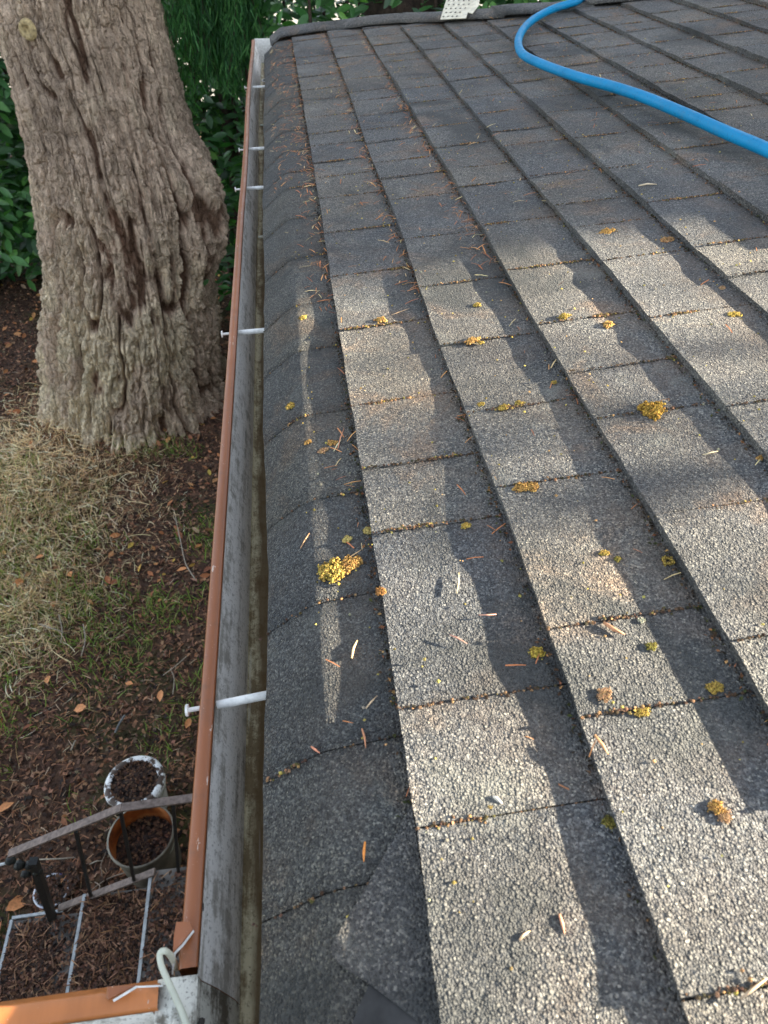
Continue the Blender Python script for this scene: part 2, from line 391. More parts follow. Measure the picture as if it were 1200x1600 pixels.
def pal(cols, w=None, jit=.25):
    cols = np.array(cols)
    def f(n, pts):
        i = RNG.choice(len(cols), n, p=w); return np.clip(cols[i] * RNG.uniform(1 - jit, 1 + jit, (n, 1)) * RNG.uniform(.93, 1.07, (n, 3)), 0, 1)
    return f
def gpts(n, x0, x1, y0, y1, dens=None, z=.004):
    x = RNG.uniform(x0, x1, n); y = RNG.uniform(y0, y1, n)
    if dens is not None:
        k = RNG.random(n) < dens(x, y); x, y = x[k], y[k]
    return np.stack([x, y, zsoil(x, y) + z], -1)

HOLLOW = lambda x, y: ((x + 1.62) ** 2 + (y - 5.9) ** 2 > .5)
STAIR = lambda x, y: ~((x > -1.56) & (y < 1.36))
# brown leaf mulch, needle duff, dry leaves, grass, straw
m1 = gpts(90000, -4.2, -.1, .6, 9.5, lambda x, y: STAIR(x, y) * np.clip(1.5 - y / 8, .25, 1)); 
scatter('leaf_litter', m1, FLAKE_V, FLAKE_F, RNG.uniform(.012, .045, len(m1)),
        pal([(.05, .028, .019), (.12, .060, .036), (.24, .12, .07), (.38, .20, .11), (.022, .014, .011), (.17, .13, .08)], [.24, .24, .22, .11, .13, .06]), M_LITTER,
        tilt=.55, label='dark brown leaf litter and bark crumbs covering the yard', cat='leaf litter')
ndl = gpts(26000, -4.2, -.1, .8, 7, lambda x, y: STAIR(x, y) * np.clip(.35 + fbm(x * 1.1, y * 1.1, 0, 2, 40) * 1.6, 0, 1), .012)
nb = gpts(9000, -3.6, -.4, 4.6, 7.6, lambda x, y: np.clip(1.4 * np.exp(-np.maximum(np.hypot(x + 1.62, y - 5.9) - .75, 0) / .35), 0, 1), .014); ndl = np.concatenate([ndl, nb])
scatter('fallen_conifer_needles', ndl, NEED_V, NEED_F, RNG.uniform(.02, .06, len(ndl)),
        pal([(.34, .16, .08), (.22, .11, .07), (.42, .25, .14), (.52, .40, .26)], [.45, .35, .12, .08]), M_LITTER, tilt=.25,
        label='reddish brown conifer needles strewn over the yard', cat='needles')
lv = gpts(1500, -4.2, -.3, .9, 9.2, lambda x, y: STAIR(x, y) * np.clip(.25 + fbm(x * .8, y * .8, 0, 2, 60) * 1.2 + (y > 6.5) * .5, 0, 1), .02)
LEAF8 = [(-.5, 0, .0), (-.25, -.2, .08), (.1, -.24, .1), (.5, 0, 0), (.1, .24, .12), (-.25, .2, .06), (0, 0, -.0)]
LEAF8F = [(0, 1, 6), (1, 2, 6), (2, 3, 6), (3, 4, 6), (4, 5, 6), (5, 0, 6)]
scatter('dry_leaves', lv, LEAF8, LEAF8F, RNG.uniform(.03, .085, len(lv)),
        pal([(.42, .17, .07), (.50, .24, .10), (.30, .12, .06), (.55, .36, .08), (.48, .30, .20)], [.3, .2, .28, .08, .14]), M_LITTER, tilt=.5,
        label='orange and tan dry leaves scattered over the yard', cat='leaves')
def gd(x, y):
    n = fbm(x * 1.5, y * 1.5, 0, 3, 77)
    left = sstep(-1.1, -1.9, x) * .6
    return STAIR(x, y) * HOLLOW(x, y) * np.clip((n + .06 + left * .38) * 2.4, 0, 1) * (y < 5.2)
gp_ = gpts(36000, -4, -.3, .7, 5.3, gd, 0)
scatter('grass', gp_, BLADE_V, BLADE_F, RNG.uniform(.03, .10, len(gp_)),
        pal([(.13, .20, .04), (.20, .30, .06), (.27, .36, .10), (.38, .38, .17)], [.3, .35, .2, .15]), M_GRASS, tilt=.5,
        label='thin green grass tufts growing through the litter', cat='grass')
def strawd(x, y):
    e = np.exp(-(((x + 2.5) / .80) ** 2 + ((y - 4.7) / .9) ** 2) * 1.0) + .5 * np.exp(-(((x + 2.0) / .35) ** 2 + ((y - 3.4) / .5) ** 2))
    return np.clip(e * 1.5 + .25 * fbm(x * 3, y * 3, 0, 2, 5) * e, 0, 1)
def straw():
    p = gpts(52000, -4.2, -1.0, 2.2, 6.2, strawd, .012); n = len(p)
    yaw = RNG.normal(.25, .8, n) + 1.8 * fbm(p[:, 0] * 1.6, p[:, 1] * 1.6, 0, 2, 21) + (RNG.random(n) < .25) * RNG.uniform(0, 3, n)
    L = RNG.uniform(.05, .22, n); curve = RNG.normal(0, .8, n); m = 5
    t = np.linspace(0, 1, m); V = np.zeros((n, m, 2, 3)); x = p[:, 0].copy(); y = p[:, 1].copy(); z = p[:, 2] + RNG.random(n) * .05 * strawd(p[:, 0], p[:, 1])
    dz = RNG.normal(0, .25, n)
    for i in range(m):
        a = yaw + curve * t[i]; w = RNG.uniform(.0010, .0030, n) * (1 - .5 * t[i])
        V[:, i, 0] = np.stack([x - np.sin(a) * w, y + np.cos(a) * w, z], -1); V[:, i, 1] = np.stack([x + np.sin(a) * w, y - np.cos(a) * w, z + .002], -1)
        x = x + np.cos(a) * L / m; y = y + np.sin(a) * L / m; z = z + dz * L / m * (1 - 2 * t[i])
    i = np.arange(m - 1) * 2; f = np.stack([i, i + 1, i + 3, i + 2], -1)
    F = (f[None] + (np.arange(n) * m * 2)[:, None, None]).reshape(-1, 4)
    C = np.repeat(pal([(.90, .72, .44), (.80, .60, .34), (.94, .84, .60), (.58, .38, .20)], [.36, .27, .25, .12])(n, p), m * 2, axis=0)
    o = mesh('dry_grass', V.reshape(-1, 3), F, M_STRAW, None, True, col=C)
    tag(o, 'pale matted dry grass lying in front of the big fir trunk', 'dry grass', kind='stuff')
straw()

# ------------------------------------------------------------------ house: wall, deck, shingles
house = empty('house', (0.3, 1.2, 0))
tag(house, 'house with weathered grey asphalt shingle roof, mossy joints and curled eave', 'house')
E = .1285; L0 = -.028
wl = MB(); wl.box((.30, -3, 0), (7.2, 3.05, 3.0)); wl.box((-4, -3, 0), (.30, -.45, 3.0)); wl.build('wall', M_WALL, house)
T = .0108
dk = MB()
def slab(m, pts, th, nrm=NV):
    n = len(pts); P = [np.array(p) for p in pts]; Q = [p - nrm * th for p in P]
    m.add(P + Q, [tuple(range(n)), tuple(range(2 * n - 1, n - 1, -1))] + [(i, i + n, (i + 1) % n + n, (i + 1) % n) for i in range(n)][0:n])
def rake_d(r):                                     # far edge of the roof, slightly out of square, as in the photo
    return float(np.interp(r, [-.2, -.04, .07, .21, .36, .50, .62, .75, 1.4, 4], [3.29, 3.26, 3.25, 3.17, 3.09, 2.94, 2.84, 2.76, 2.5, 1.9]))
rr = [-.085, .07, .21, .36, .5, .62, .75, 1.4, 3.4]
slab(dk, [roof(r, -1.2, -.024) for r in (3.4, -.07)] + [roof(r, rake_d(r) - .01, -.024) for r in rr[1:]], .02)
# far slope of the roof beyond the ridge
rid = roof(3.4, 0, 0)
for (a, b) in [((3.4, -1.2), (3.4, 2.0))]:
    p = roof(3.4, -1.2, -.014); q = roof(3.4, rake_d(3.4) - .01, -.014)
    slab(dk, [p, q, q + np.array([3.6, 0, -.62]), p + np.array([3.6, 0, -.62])], .02, np.array([0, 0, 1.0]))
dk.build('roof_deck', M_DECK, house)

def wob(c, d, k=0): return .0008 * noise3(d * 70, c * 3.7, 0, 33) + .0007 * noise3(d * 17, c * 3.7, 0, 31) + .0028 * noise3(d * 2.3, c * 5.1, 0, 32)
def sag(c, r, d): return .0022 * noise3(r * 6, d * 5, c * 1.7, 51) + .0014 * noise3(r * 20, d * 24, c, 52)
# joints read off the photo (course: pixel positions), the rest is filled in
JP = {0: [(820, 1262), (800, 1073), (712, 806), (606, 500), (620, 620), (600, 415), (575, 350)],
      1: [(900, 1592), (925, 968), (870, 742), (812, 628), (755, 525), (715, 436), (690, 362), (670, 300)],
      2: [(1075, 1288), (1080, 795), (1000, 640), (915, 575), (870, 500), (850, 410)],
      3: [(1145, 905), (1075, 484), (1150, 630)],
      -1: [(560, 1150), (520, 925), (490, 770), (480, 640), (470, 540), (462, 470), (470, 395), (460, 335)]}
def joints(c):
    js = [on_roof(*p)[1] for p in JP.get(c, [])]
    out = sorted(js); lo, hi = -.6, 3.4
    rnd = random.Random(c * 17 + 5)
    def fill(a, b):
        res = []; x = a
        while b - x > .205:
            s = rnd.choice([.10, .125, .15, .175, .19]); 
            if b - (x + s) < .07: break
            x += s; res.append(x)
        return res
    full = fill(lo, out[0]) if out else fill(lo, hi)
    if out:
        for i, x in enumerate(out): full += [x] + fill(x, out[i + 1] if i + 1 < len(out) else hi)
    return [lo] + sorted(set(round(x, 4) for x in full)) + [hi]
JOINTS = {}
def surf_t(r, d=1.0):
    up_ = .0030 * float(np.clip((L0 - r) / .052, 0, 1)) * float(sstep(.40, .75, d))
    x = max(0.0, -.080 - r); return -T + up_ - (x * x * 14.4 if x < .02 else .577 * (x - .010))
def on_surf(px, py):
    t = 0.0
    for _ in range(10): r, d = on_roof(px, py, t); t = (-T * (((r - L0) / E) % 1)) if r > L0 else surf_t(r, d)
    return r, d, t
def shingle(c, d0, d1, thick, mat, parent):
    drop = T - thick; n = 4; n = 6; ds = np.linspace(d0 + .0006, d1 - .0006, n); V = []; UV = []
    line = L0 + E * c; up = E + .018
    vs = [0, .012, .03, .055, .09, up] if c >= 0 else None
    rows = []
    if c >= 0:
        for j, v in enumerate(vs):
            row = []
            for i, d in enumerate(ds):
                r = line + v + (wob(c, d) if v < .02 else 0)
                t = -drop * (1 - v / E) - T * (v / E)  + sag(c, r, d) * (1 - .4 * v / E)
                row.append(roof(r, d, t)); UV.append((d, v / E))
            rows.append(row)
        under = [[roof(line + wob(c, d) + .001, d, -T - .0035) for d in ds], [roof(line + up, d, -T - .012) for d in ds]]
    else:
        # eave course: flat, then rolls over and down towards the gutter
        for v in [L0 + .018, L0, -.045, -.062, -.080, -.087, -.094, -.100, -.110, -.122, -.134, -.1450, -.1453]:
            row = []
            for d in ds:
                v_ = v + (.0022 * float(noise3(d * 4.0, 3, 0, 92)) + .0012 * float(noise3(d * 31.0, 3, 0, 93)) + .006 * math.exp(-((d - .55) / .22) ** 2) if v < -.136 else 0)
                t = surf_t(v, d) + sag(c, v, d) * .45 - drop * .2 - (.006 if v == -.1453 else 0)
                row.append(roof(v_, d, t)); UV.append((d, np.clip((v + .15) / .122, 0, 1)))
            rows.append(row)
        rows = rows[::-1]; UV = [UV[i * n + k] for i in range(len(rows) - 1, -1, -1) for k in range(n)]
        under = [[p + np.array([.004, 0, -.001]) for p in rows[0]], [p - NV * .006 for p in rows[-1]]]
    R_ = len(rows); V = [p for row in rows for p in row]
    F = [(j * n + i, (j + 1) * n + i, (j + 1) * n + i + 1, j * n + i + 1)[::-1] for j in range(R_ - 1) for i in range(n - 1)]
    b0 = len(V); V += under[0]; b1 = len(V); V += under[1]; UV += [(d, .0) for d in ds] + [(d, 1) for d in ds]
    e0 = len(V); V += [V[i] for i in range(n)]; UV += [(d, .0) for d in ds]
    F += [(b0 + i, e0 + i, e0 + i + 1, b0 + i + 1)[::-1] for i in range(n - 1)]
    if c >= 0:
        for e, s in ((0, 1), (n - 1, -1)):
            q0 = len(V); V += [V[j * n + e] for j in range(R_)] + [V[b1 + e], V[b0 + e]]; UV += [(0, .1)] * (R_ + 2); F.append(tuple(list(range(q0, q0 + R_ + 2))[::s]))
    else:
        inner = []
        for e, s in ((0, 1), (n - 1, -1)):
            iv = []
            for j in range(R_): iv.append(len(V)); V.append(V[j * n + e] - NV * .004); UV.append((0, .3))
            for j in range(R_ - 1): F.append((j * n + e, (j + 1) * n + e, iv[j + 1], iv[j])[::s])
    o = mesh('shingle', V, F, mat, parent, False, uv=UV)
    sm = np.ones(len(o.data.polygons), dtype=bool); sm[(R_ - 1) * (n - 1):] = False; o.data.polygons.foreach_set('use_smooth', sm)
    return o
rnd = random.Random(3)
NSH = 0
for c in range(-1, 12):
    JOINTS[c] = js = joints(c); lastthick = True
    for a, b in zip(js[:-1], js[1:]):
        r = L0 + E * (c + .5); lim = rake_d(r) - .015
        if a > lim - .03: continue
        b_ = min(b, lim)
        # cull what lies far outside the frame
        mid = roof(L0 + E * (c + .5), (a + b_) / 2); v = mid - CAMP; cc = M.to_3x3().inverted() @ Vector(v)
        px, py = 600 + FPX * cc.x / -cc.z, 800 - FPX * cc.y / -cc.z
        if cc.z > -.05 or px > 1500 or py > 2050 or py < -260: continue
        th = rnd.uniform(.0098, T) if (rnd.random() < .6) else rnd.uniform(.0074, .0088)
        shingle(c, a, b_, th if c >= 0 else rnd.uniform(.0098, T), M_GRAN if c >= 0 else M_GRAN_EAVE_SHADED, house); NSH += 1
print('shingles', NSH)

# other wing of the roof (behind the camera), one plane of shingle courses as plain stuff
wing = MB(); SL = math.tan(AL)
ev = roof(-.136, 0.02)
for k in range(8):
    y0 = .03 - k * E; y1 = y0 - E - .02
    z0 = 3.195 + (k * E) * SL; z1 = z0 + (E + .02) * SL - .010
    xm0 = -.055 + (.03 - y0); xm1 = -.055 + (.03 - y1)
    if k > 0:
        wing.add([(-3.5, y0, z0), (xm0, y0, z0), (xm1, y1, z1), (-3.5, y1, z1), (-3.5, y0, z0 - .01), (xm0, y0, z0 - .01)], [(0, 1, 2, 3)[::-1], (0, 4, 5, 1)[::-1]])
# cap shingles along the rake
def cap_shingles():
    rs = [-.115]; 
    while rs[-1] < 1.5: rs.append(rs[-1] + rnd.uniform(.20, .27))
    for i, (a, b) in enumerate(zip(rs[:-1], rs[1:])):
        n = 7; V = []; UV = []; prof = [(-.060, .000), (-.056, .006), (-.03, .013), (.0, .017), (.03, .013), (.05, .0), (.058, -.03)]
        xs = np.linspace(a, b + .02, n)
        for x in xs:
            f = (x - a) / (b - a); lift = .009 * (1 - f) + .001 + .004 * noise3(x * 7, i, 0, 71)
            dc = rake_d(x) + .030; wv = .006 * noise3(x * 9, 2, 0, 72)
            cur = 0 if x > -.075 else (x + .075) ** 2 / (2 * .055)
            for (p, q) in prof: V.append(roof(x, dc + p + (wv if p < 0 else 0), q + lift - T * .3 - cur * 1.6)); UV.append((x, .2))
        k = len(prof); F = [tuple(q) for q in grid_faces(n, k)]
        # thickness at the exposed end and along the near edge
        o = len(V)
        for j in range(k): V.append(V[j] - NV * .006); UV.append((0, 0))
        F += [(j, j + 1, o + j + 1, o + j) for j in range(k - 1)]
        o2 = len(V)
        for j in range(n): V.append(V[j * k] - NV * .005 + DV * .002); UV.append((0, 0))
        F += [(j * k, o2 + j, o2 + j + 1, (j + 1) * k) for j in range(n - 1)]
        mesh('cap_shingle', V, F, M_GRAN, house, True, uv=UV)
cap_shingles()
# felt under the caps and rake board
fb = MB()
for a, b in zip(np.linspace(-.1, 3.2, 30)[:-1], np.linspace(-.1, 3.2, 30)[1:]):
    p, q = roof(a, rake_d(a) + .03, -.02), roof(b, rake_d(b) + .03, -.02)
    fb.add([p + [0, -.04, 0], q + [0, -.04, 0], q + [0, .04, 0], p + [0, .04, 0], p + [0, .04, -.16], q + [0, .04, -.16]], [(0, 1, 2, 3), (3, 2, 5, 4)])
fb.build('rake_board', simple('rake_board_paint', (.07, .055, .045), .7), house)
wing.build('wing_shingles', M_GRAN, house)['kind'] = 'stuff'

# cut shingle lapped over the valley and the dark flashing under it
def plate(name, pix, t0, th, mat, parent, tz=None, sub=True, uvv=.1, label=None):
    P = []; tl = t0 if hasattr(t0, '__len__') else [t0] * len(pix)
    for (x, y), t in zip(pix, tl): r, d = on_roof(x, y, t); P.append(roof(r, d, t))
    n = len(P); Q = [p - NV * th for p in P]; V = P + Q
    F = [tuple(range(n))] + [(i, i + n, (i + 1) % n + n, (i + 1) % n) for i in range(n)]
    nn = np.cross(P[1] - P[0], P[2] - P[0])
    if nn @ NV < 0: F = [f[::-1] for f in F]
    o = mesh(name, V, F, mat, parent, False, uv=[(0, uvv)] * len(V))
    if label: o['label'] = label
    return o
plate('valley_flashing', [(532, 1640), (578, 1534), (612, 1550), (700, 1618), (720, 1700), (540, 1700)], -.0090, .002, M_FLASH, house, label='smooth dark valley flashing at the bottom of the roof')
def cut_shingle():
    lf = [on_roof(x, y) for x, y in [(650, 1236), (612, 1302), (574, 1372), (540, 1425), (508, 1478), (528, 1502), (570, 1528), (640, 1582), (690, 1625)]]
    dd = [d for r, d in lf][::-1]; rl_ = [r for r, d in lf][::-1]; ds = np.linspace(dd[0] + .0005, dd[-1] - .0005, 30); V = []; UV = []; k = 9
    for d in ds:
        a = float(np.interp(d, dd, rl_)); b = max(a + .001, L0 - .0008)
        for i in range(k):
            r = a + (b - a) * i / (k - 1); V.append(roof(r, d, surf_t(r, d) + .0030 + .0008 * float(noise3(r * 30, d * 30, 0, 5)))); UV.append((0, .25))
    n = len(ds); F = [tuple(q) for q in grid_faces(n, k, flip=True)]
    rim = [i * k for i in range(n)]; o = len(V)
    for q in rim: V.append(V[q] - NV * .0045); UV.append((0, 0))
    e0 = len(V)
    for q in rim: V.append(V[q]); UV.append((0, 0))
    F += [(o + i, e0 + i, e0 + i + 1, o + i + 1) for i in range(n - 1)]
    ob = mesh('cut_shingle', V, F, M_GRAN_CUT_SHADED, house, False, uv=UV); ob['label'] = 'diagonally cut shingle corner lapped over the valley'
    sm = np.ones(len(F), dtype=bool); sm[-(n - 1):] = False; ob.data.polygons.foreach_set('use_smooth', sm)
cut_shingle()
# fascia board behind the gutter
fs = MB(); fs.box((.002, -.1, 2.95), (.022, 3.22, 3.165)); fs.box((-3.5, -.09, 2.95), (0.0, -.07, 3.165))
fs.build('fascia', simple('fascia_paint', (.20, .16, .12), .7), house)

# ------------------------------------------------------------------ gutters
gut = empty('gutter', (-.06, 1.2, 3.04))
tag(gut, 'long weathered gutter with brown painted lip running beside the big trunk', 'gutter', 'roof gutters')
GZ = CAMZ - .57; YE = 3.78
def gx(k, d): return .0028 * noise3(d * 1.4, k, 0, 14)
# section: (x, z) from lip outer to back
def extr(name, sec, y0, y1, mat, parent, n=60, smooth=False, taper=None):
    ys = np.linspace(y0, y1, n); V = []
    for y in ys:
        w = gx(0, y) + .004 * noise3(y * .8, 5, 0, 15)
        for (x, z) in sec: V.append((x + w, y, z + .0015 * noise3(y * 2.5, 8, 0, 16)))
    return mesh(name, V, grid_faces(n, len(sec)), mat, parent, smooth)
FW = [(-.1085, GZ - .001), (-.1100, GZ - .006), (-.1095, GZ - .018), (-.1015, GZ - .040), (-.0935, GZ - .070), (-.0915, GZ - .085)]
extr('front_panel', FW, .175, YE, M_GIN, gut, smooth=True)
extr('gutter_floor', [(-.0915, GZ - .0852), (-.088, GZ - .089), (-.040, GZ - .0895), (-.001, GZ - .0885)], .155, YE, M_GBOT, gut)
extr('back_panel', [(-.001, GZ - .0885), (-.0005, GZ + .01)], .155, YE, M_GBOT, gut)
lip = extr('brown_lip', [(-.1095, GZ - .004), (-.1095, GZ + .0005), (-.1105, GZ + .0015), (-.1205, GZ + .001), (-.1225, GZ - .001), (-.1228, GZ - .014), (-.125, GZ - .022), (-.123, GZ - .05), (-.104, GZ - .085), (-.096, GZ - .093), (-.04, GZ - .0945), (.0, GZ - .0945)], .178, YE, M_LIP, gut)
# bright far end: end cap and open drop outlet
m = MB(); m.box((-.110, YE - .004, GZ - .088), (-.001, YE, GZ + .004)); m.build('end_cap', M_WHITE, gut)
m = MB(); m.lathe((-.048, 3.42, GZ - .0875), [(.034, .0), (.037, .0025), (.041, .0)], 20); m.build('outlet_rim', M_WHITE, gut)
m = MB(); m.lathe((-.048, 3.42, GZ - .0865), [(.0, .0), (.034, .0)], 20); m.build('outlet_hole', simple('outlet_dark', (.01, .01, .01), .9), gut)
# seams in the gutter floor
for py in (196, 371):
    y = at_z(400, py, GZ - .088)[1]
    m = MB(); m.box((-.090, y - .006, GZ - .0893), (-.001, y + .006, GZ - .0862)); m.build('seam', M_CABLE, gut)
# spikes with ferrules
for (px, py, hx, hy) in [(372, 1085, 297, 1097), (385, 513, 343, 513), (385, 290, 357, 290), (385, 229, 354, 229), (392, 133, 372, 133)]:
    yy = at_z(px, py, GZ)[1]
    rnd2 = random.Random(py); dy = .012 if py > 1000 else 0
    m = MB(); pts = [np.array([-.107, yy - dy * .35, GZ - .007]), np.array([-.06, yy, GZ - .0055]), np.array([.0, yy + dy * .6, GZ - .006])]
    m.tube(pts, [.0042, .0043, .0041], 10); sp = m.build('spike_ferrule', M_WHITE, gut, True)
    hp = at_y(hx, hy, yy - dy * .4)
    m = MB(); m.tube([(-.112, yy - dy * .4, GZ - .0075), (-.1335, yy - dy * .5, GZ - .008)], .0022, 8)
    m.tube([(-.1330, yy - dy * .5, GZ - .008), (-.1352, yy - dy * .5, GZ - .008)], .0055, 12); m.build('spike_head', M_WHITE, sp)
# rivet hole on the lip
m = MB(); p = at_z(314, 1417, GZ - .006); m.tube([p + [-.0005, 0, 0], p + [.0018, 0, 0]], .0028, 10); m.build('screw', M_BLACK, gut)
# folded brown tab at the corner of the lip
def pl(name, P, th, mat, parent, nrm=None):
    P = [np.array(p, float) for p in P]; nn = np.cross(P[1] - P[0], P[2] - P[0]); nn /= np.linalg.norm(nn); Q = [p - nn * th for p in P]; n = len(P)
    return mesh(name, P + Q, [tuple(range(n)), tuple(range(2 * n - 1, n - 1, -1))] + [(i, i + n, (i + 1) % n + n, (i + 1) % n) for i in range(n)], mat, parent, False)
zt = GZ + .006
pl('folded_tab', [at_z(276, 1441, zt), at_z(297, 1440, zt + .002), at_z(302, 1452, zt + .002), at_z(285, 1474, zt), at_z(271, 1489, zt - .004), at_z(272, 1465, zt - .002)], .0008, M_LIP, gut)
pl('tab_edge', [at_z(271.5, 1489, zt - .004), at_z(285, 1475, zt), at_z(302, 1453, zt + .002), at_z(302.8, 1455, zt + .0005), at_z(286, 1477, zt - .001), at_z(273.5, 1490, zt - .005), at_z(270, 1522, zt - .02), at_z(268, 1522, zt - .02)], .0006, M_WHITE, gut)
# short gutter turning left
g2 = empty('gutter', (-.35, .10, 3.04))
tag(g2, 'short gutter in the lower left corner with a brown lip coloured as if sunlit', 'gutter', 'roof gutters')
lp = at_z(250, 1541, GZ); yl = lp[1]
def extx(name, sec, x0, x1, mat, parent, n=30):
    xs = np.linspace(x0, x1, n); V = [(x, y + .002 * noise3(x * 4, 1, 0, 18), z) for x in xs for (y, z) in sec]
    return mesh(name, V, grid_faces(n, len(sec)), mat, parent, False)
Y2 = yl
extx('brown_lip', [(Y2 - .0150, GZ - .006), (Y2 - .0150, GZ + .001), (Y2 - .0135, GZ + .0025), (Y2 - .003, GZ + .004), (Y2, GZ + .001), (Y2 + .001, GZ - .014), (Y2 + .009, GZ - .022), (Y2 + .007, GZ - .05), (Y2 - .02, GZ - .085), (Y2 - .03, GZ - .094)], -3.4, lp[0], M_LIP_SUNLIT, g2)
extx('front_panel', [(Y2 - .0155, GZ - .002), (Y2 - .017, GZ - .018), (Y2 - .025, GZ - .040), (Y2 - .033, GZ - .070), (Y2 - .035, GZ - .085)], -3.4, -.137, M_GIN, g2)
extx('gutter_floor', [(Y2 - .035, GZ - .0856), (Y2 - .12, GZ - .0900), (Y2 - .125, GZ - .0885)], -3.4, -.001, M_GBOT, g2)
extx('back_panel', [(Y2 - .1255, GZ - .0885), (Y2 - .126, GZ + .03)], -3.4, -.001, M_GBOT, g2)
# box mitre joining both gutters, bare weathered metal
cm = gutter_mat('corner_metal', (.62, .62, .55), (.10, .085, .06), .95)
extr('corner_piece', [(-.1370, GZ - .016), (-.1365, GZ - .003), (-.124, GZ - .0025), (-.1090, GZ - .003)] + [(x, z - .001) for x, z in FW[1:]], .00, .1745, cm, gut, n=24)
m = MB(); m.tube([(-.1365, .02, GZ - .002), (-.1185, .09, GZ - .0015), (-.1095, .125, GZ - .002), (-.106, .15, GZ - .014)], .0022, 6); m.build('sealant_bead', simple('old_sealant', (.05, .045, .04), .8), gut, True)
# folded brown flap with bare white edge on the lip of the short gutter
pl('folded_tab', [at_z(168, 1543, zt), at_z(214, 1540, zt + .001), at_z(190, 1552, zt + .003), at_z(170, 1563, zt + .002), at_z(166, 1560, zt)], .0008, M_LIP, g2)
pl('bare_edge', [at_z(176, 1562, zt + .004), at_z(212, 1540.5, zt + .004), at_z(254, 1538.5, zt - .001), at_z(254, 1541, zt - .001), at_z(214, 1543, zt + .003), at_z(178, 1565, zt + .003)], .0008, M_WHITE, g2)

# pale cable looped over the gutter corner
zc = GZ + .012
pts = [at_z(276, 1512, zc - .03), at_z(268, 1495, zc - .012), at_z(258, 1486, zc), at_z(250, 1490, zc), at_z(252, 1508, zc - .002), at_z(262, 1532, zc - .004), at_z(275, 1560, zc - .008), at_z(288, 1590, zc - .012), at_z(300, 1630, zc - .02)]
m = MB(); cp = bez(pts, 50); m.tube(cp, .0022, 10)
tag(m.build('cable', M_CABLE, None, True), 'pale grey plastic cable looped over the corner of the gutters', 'cable')

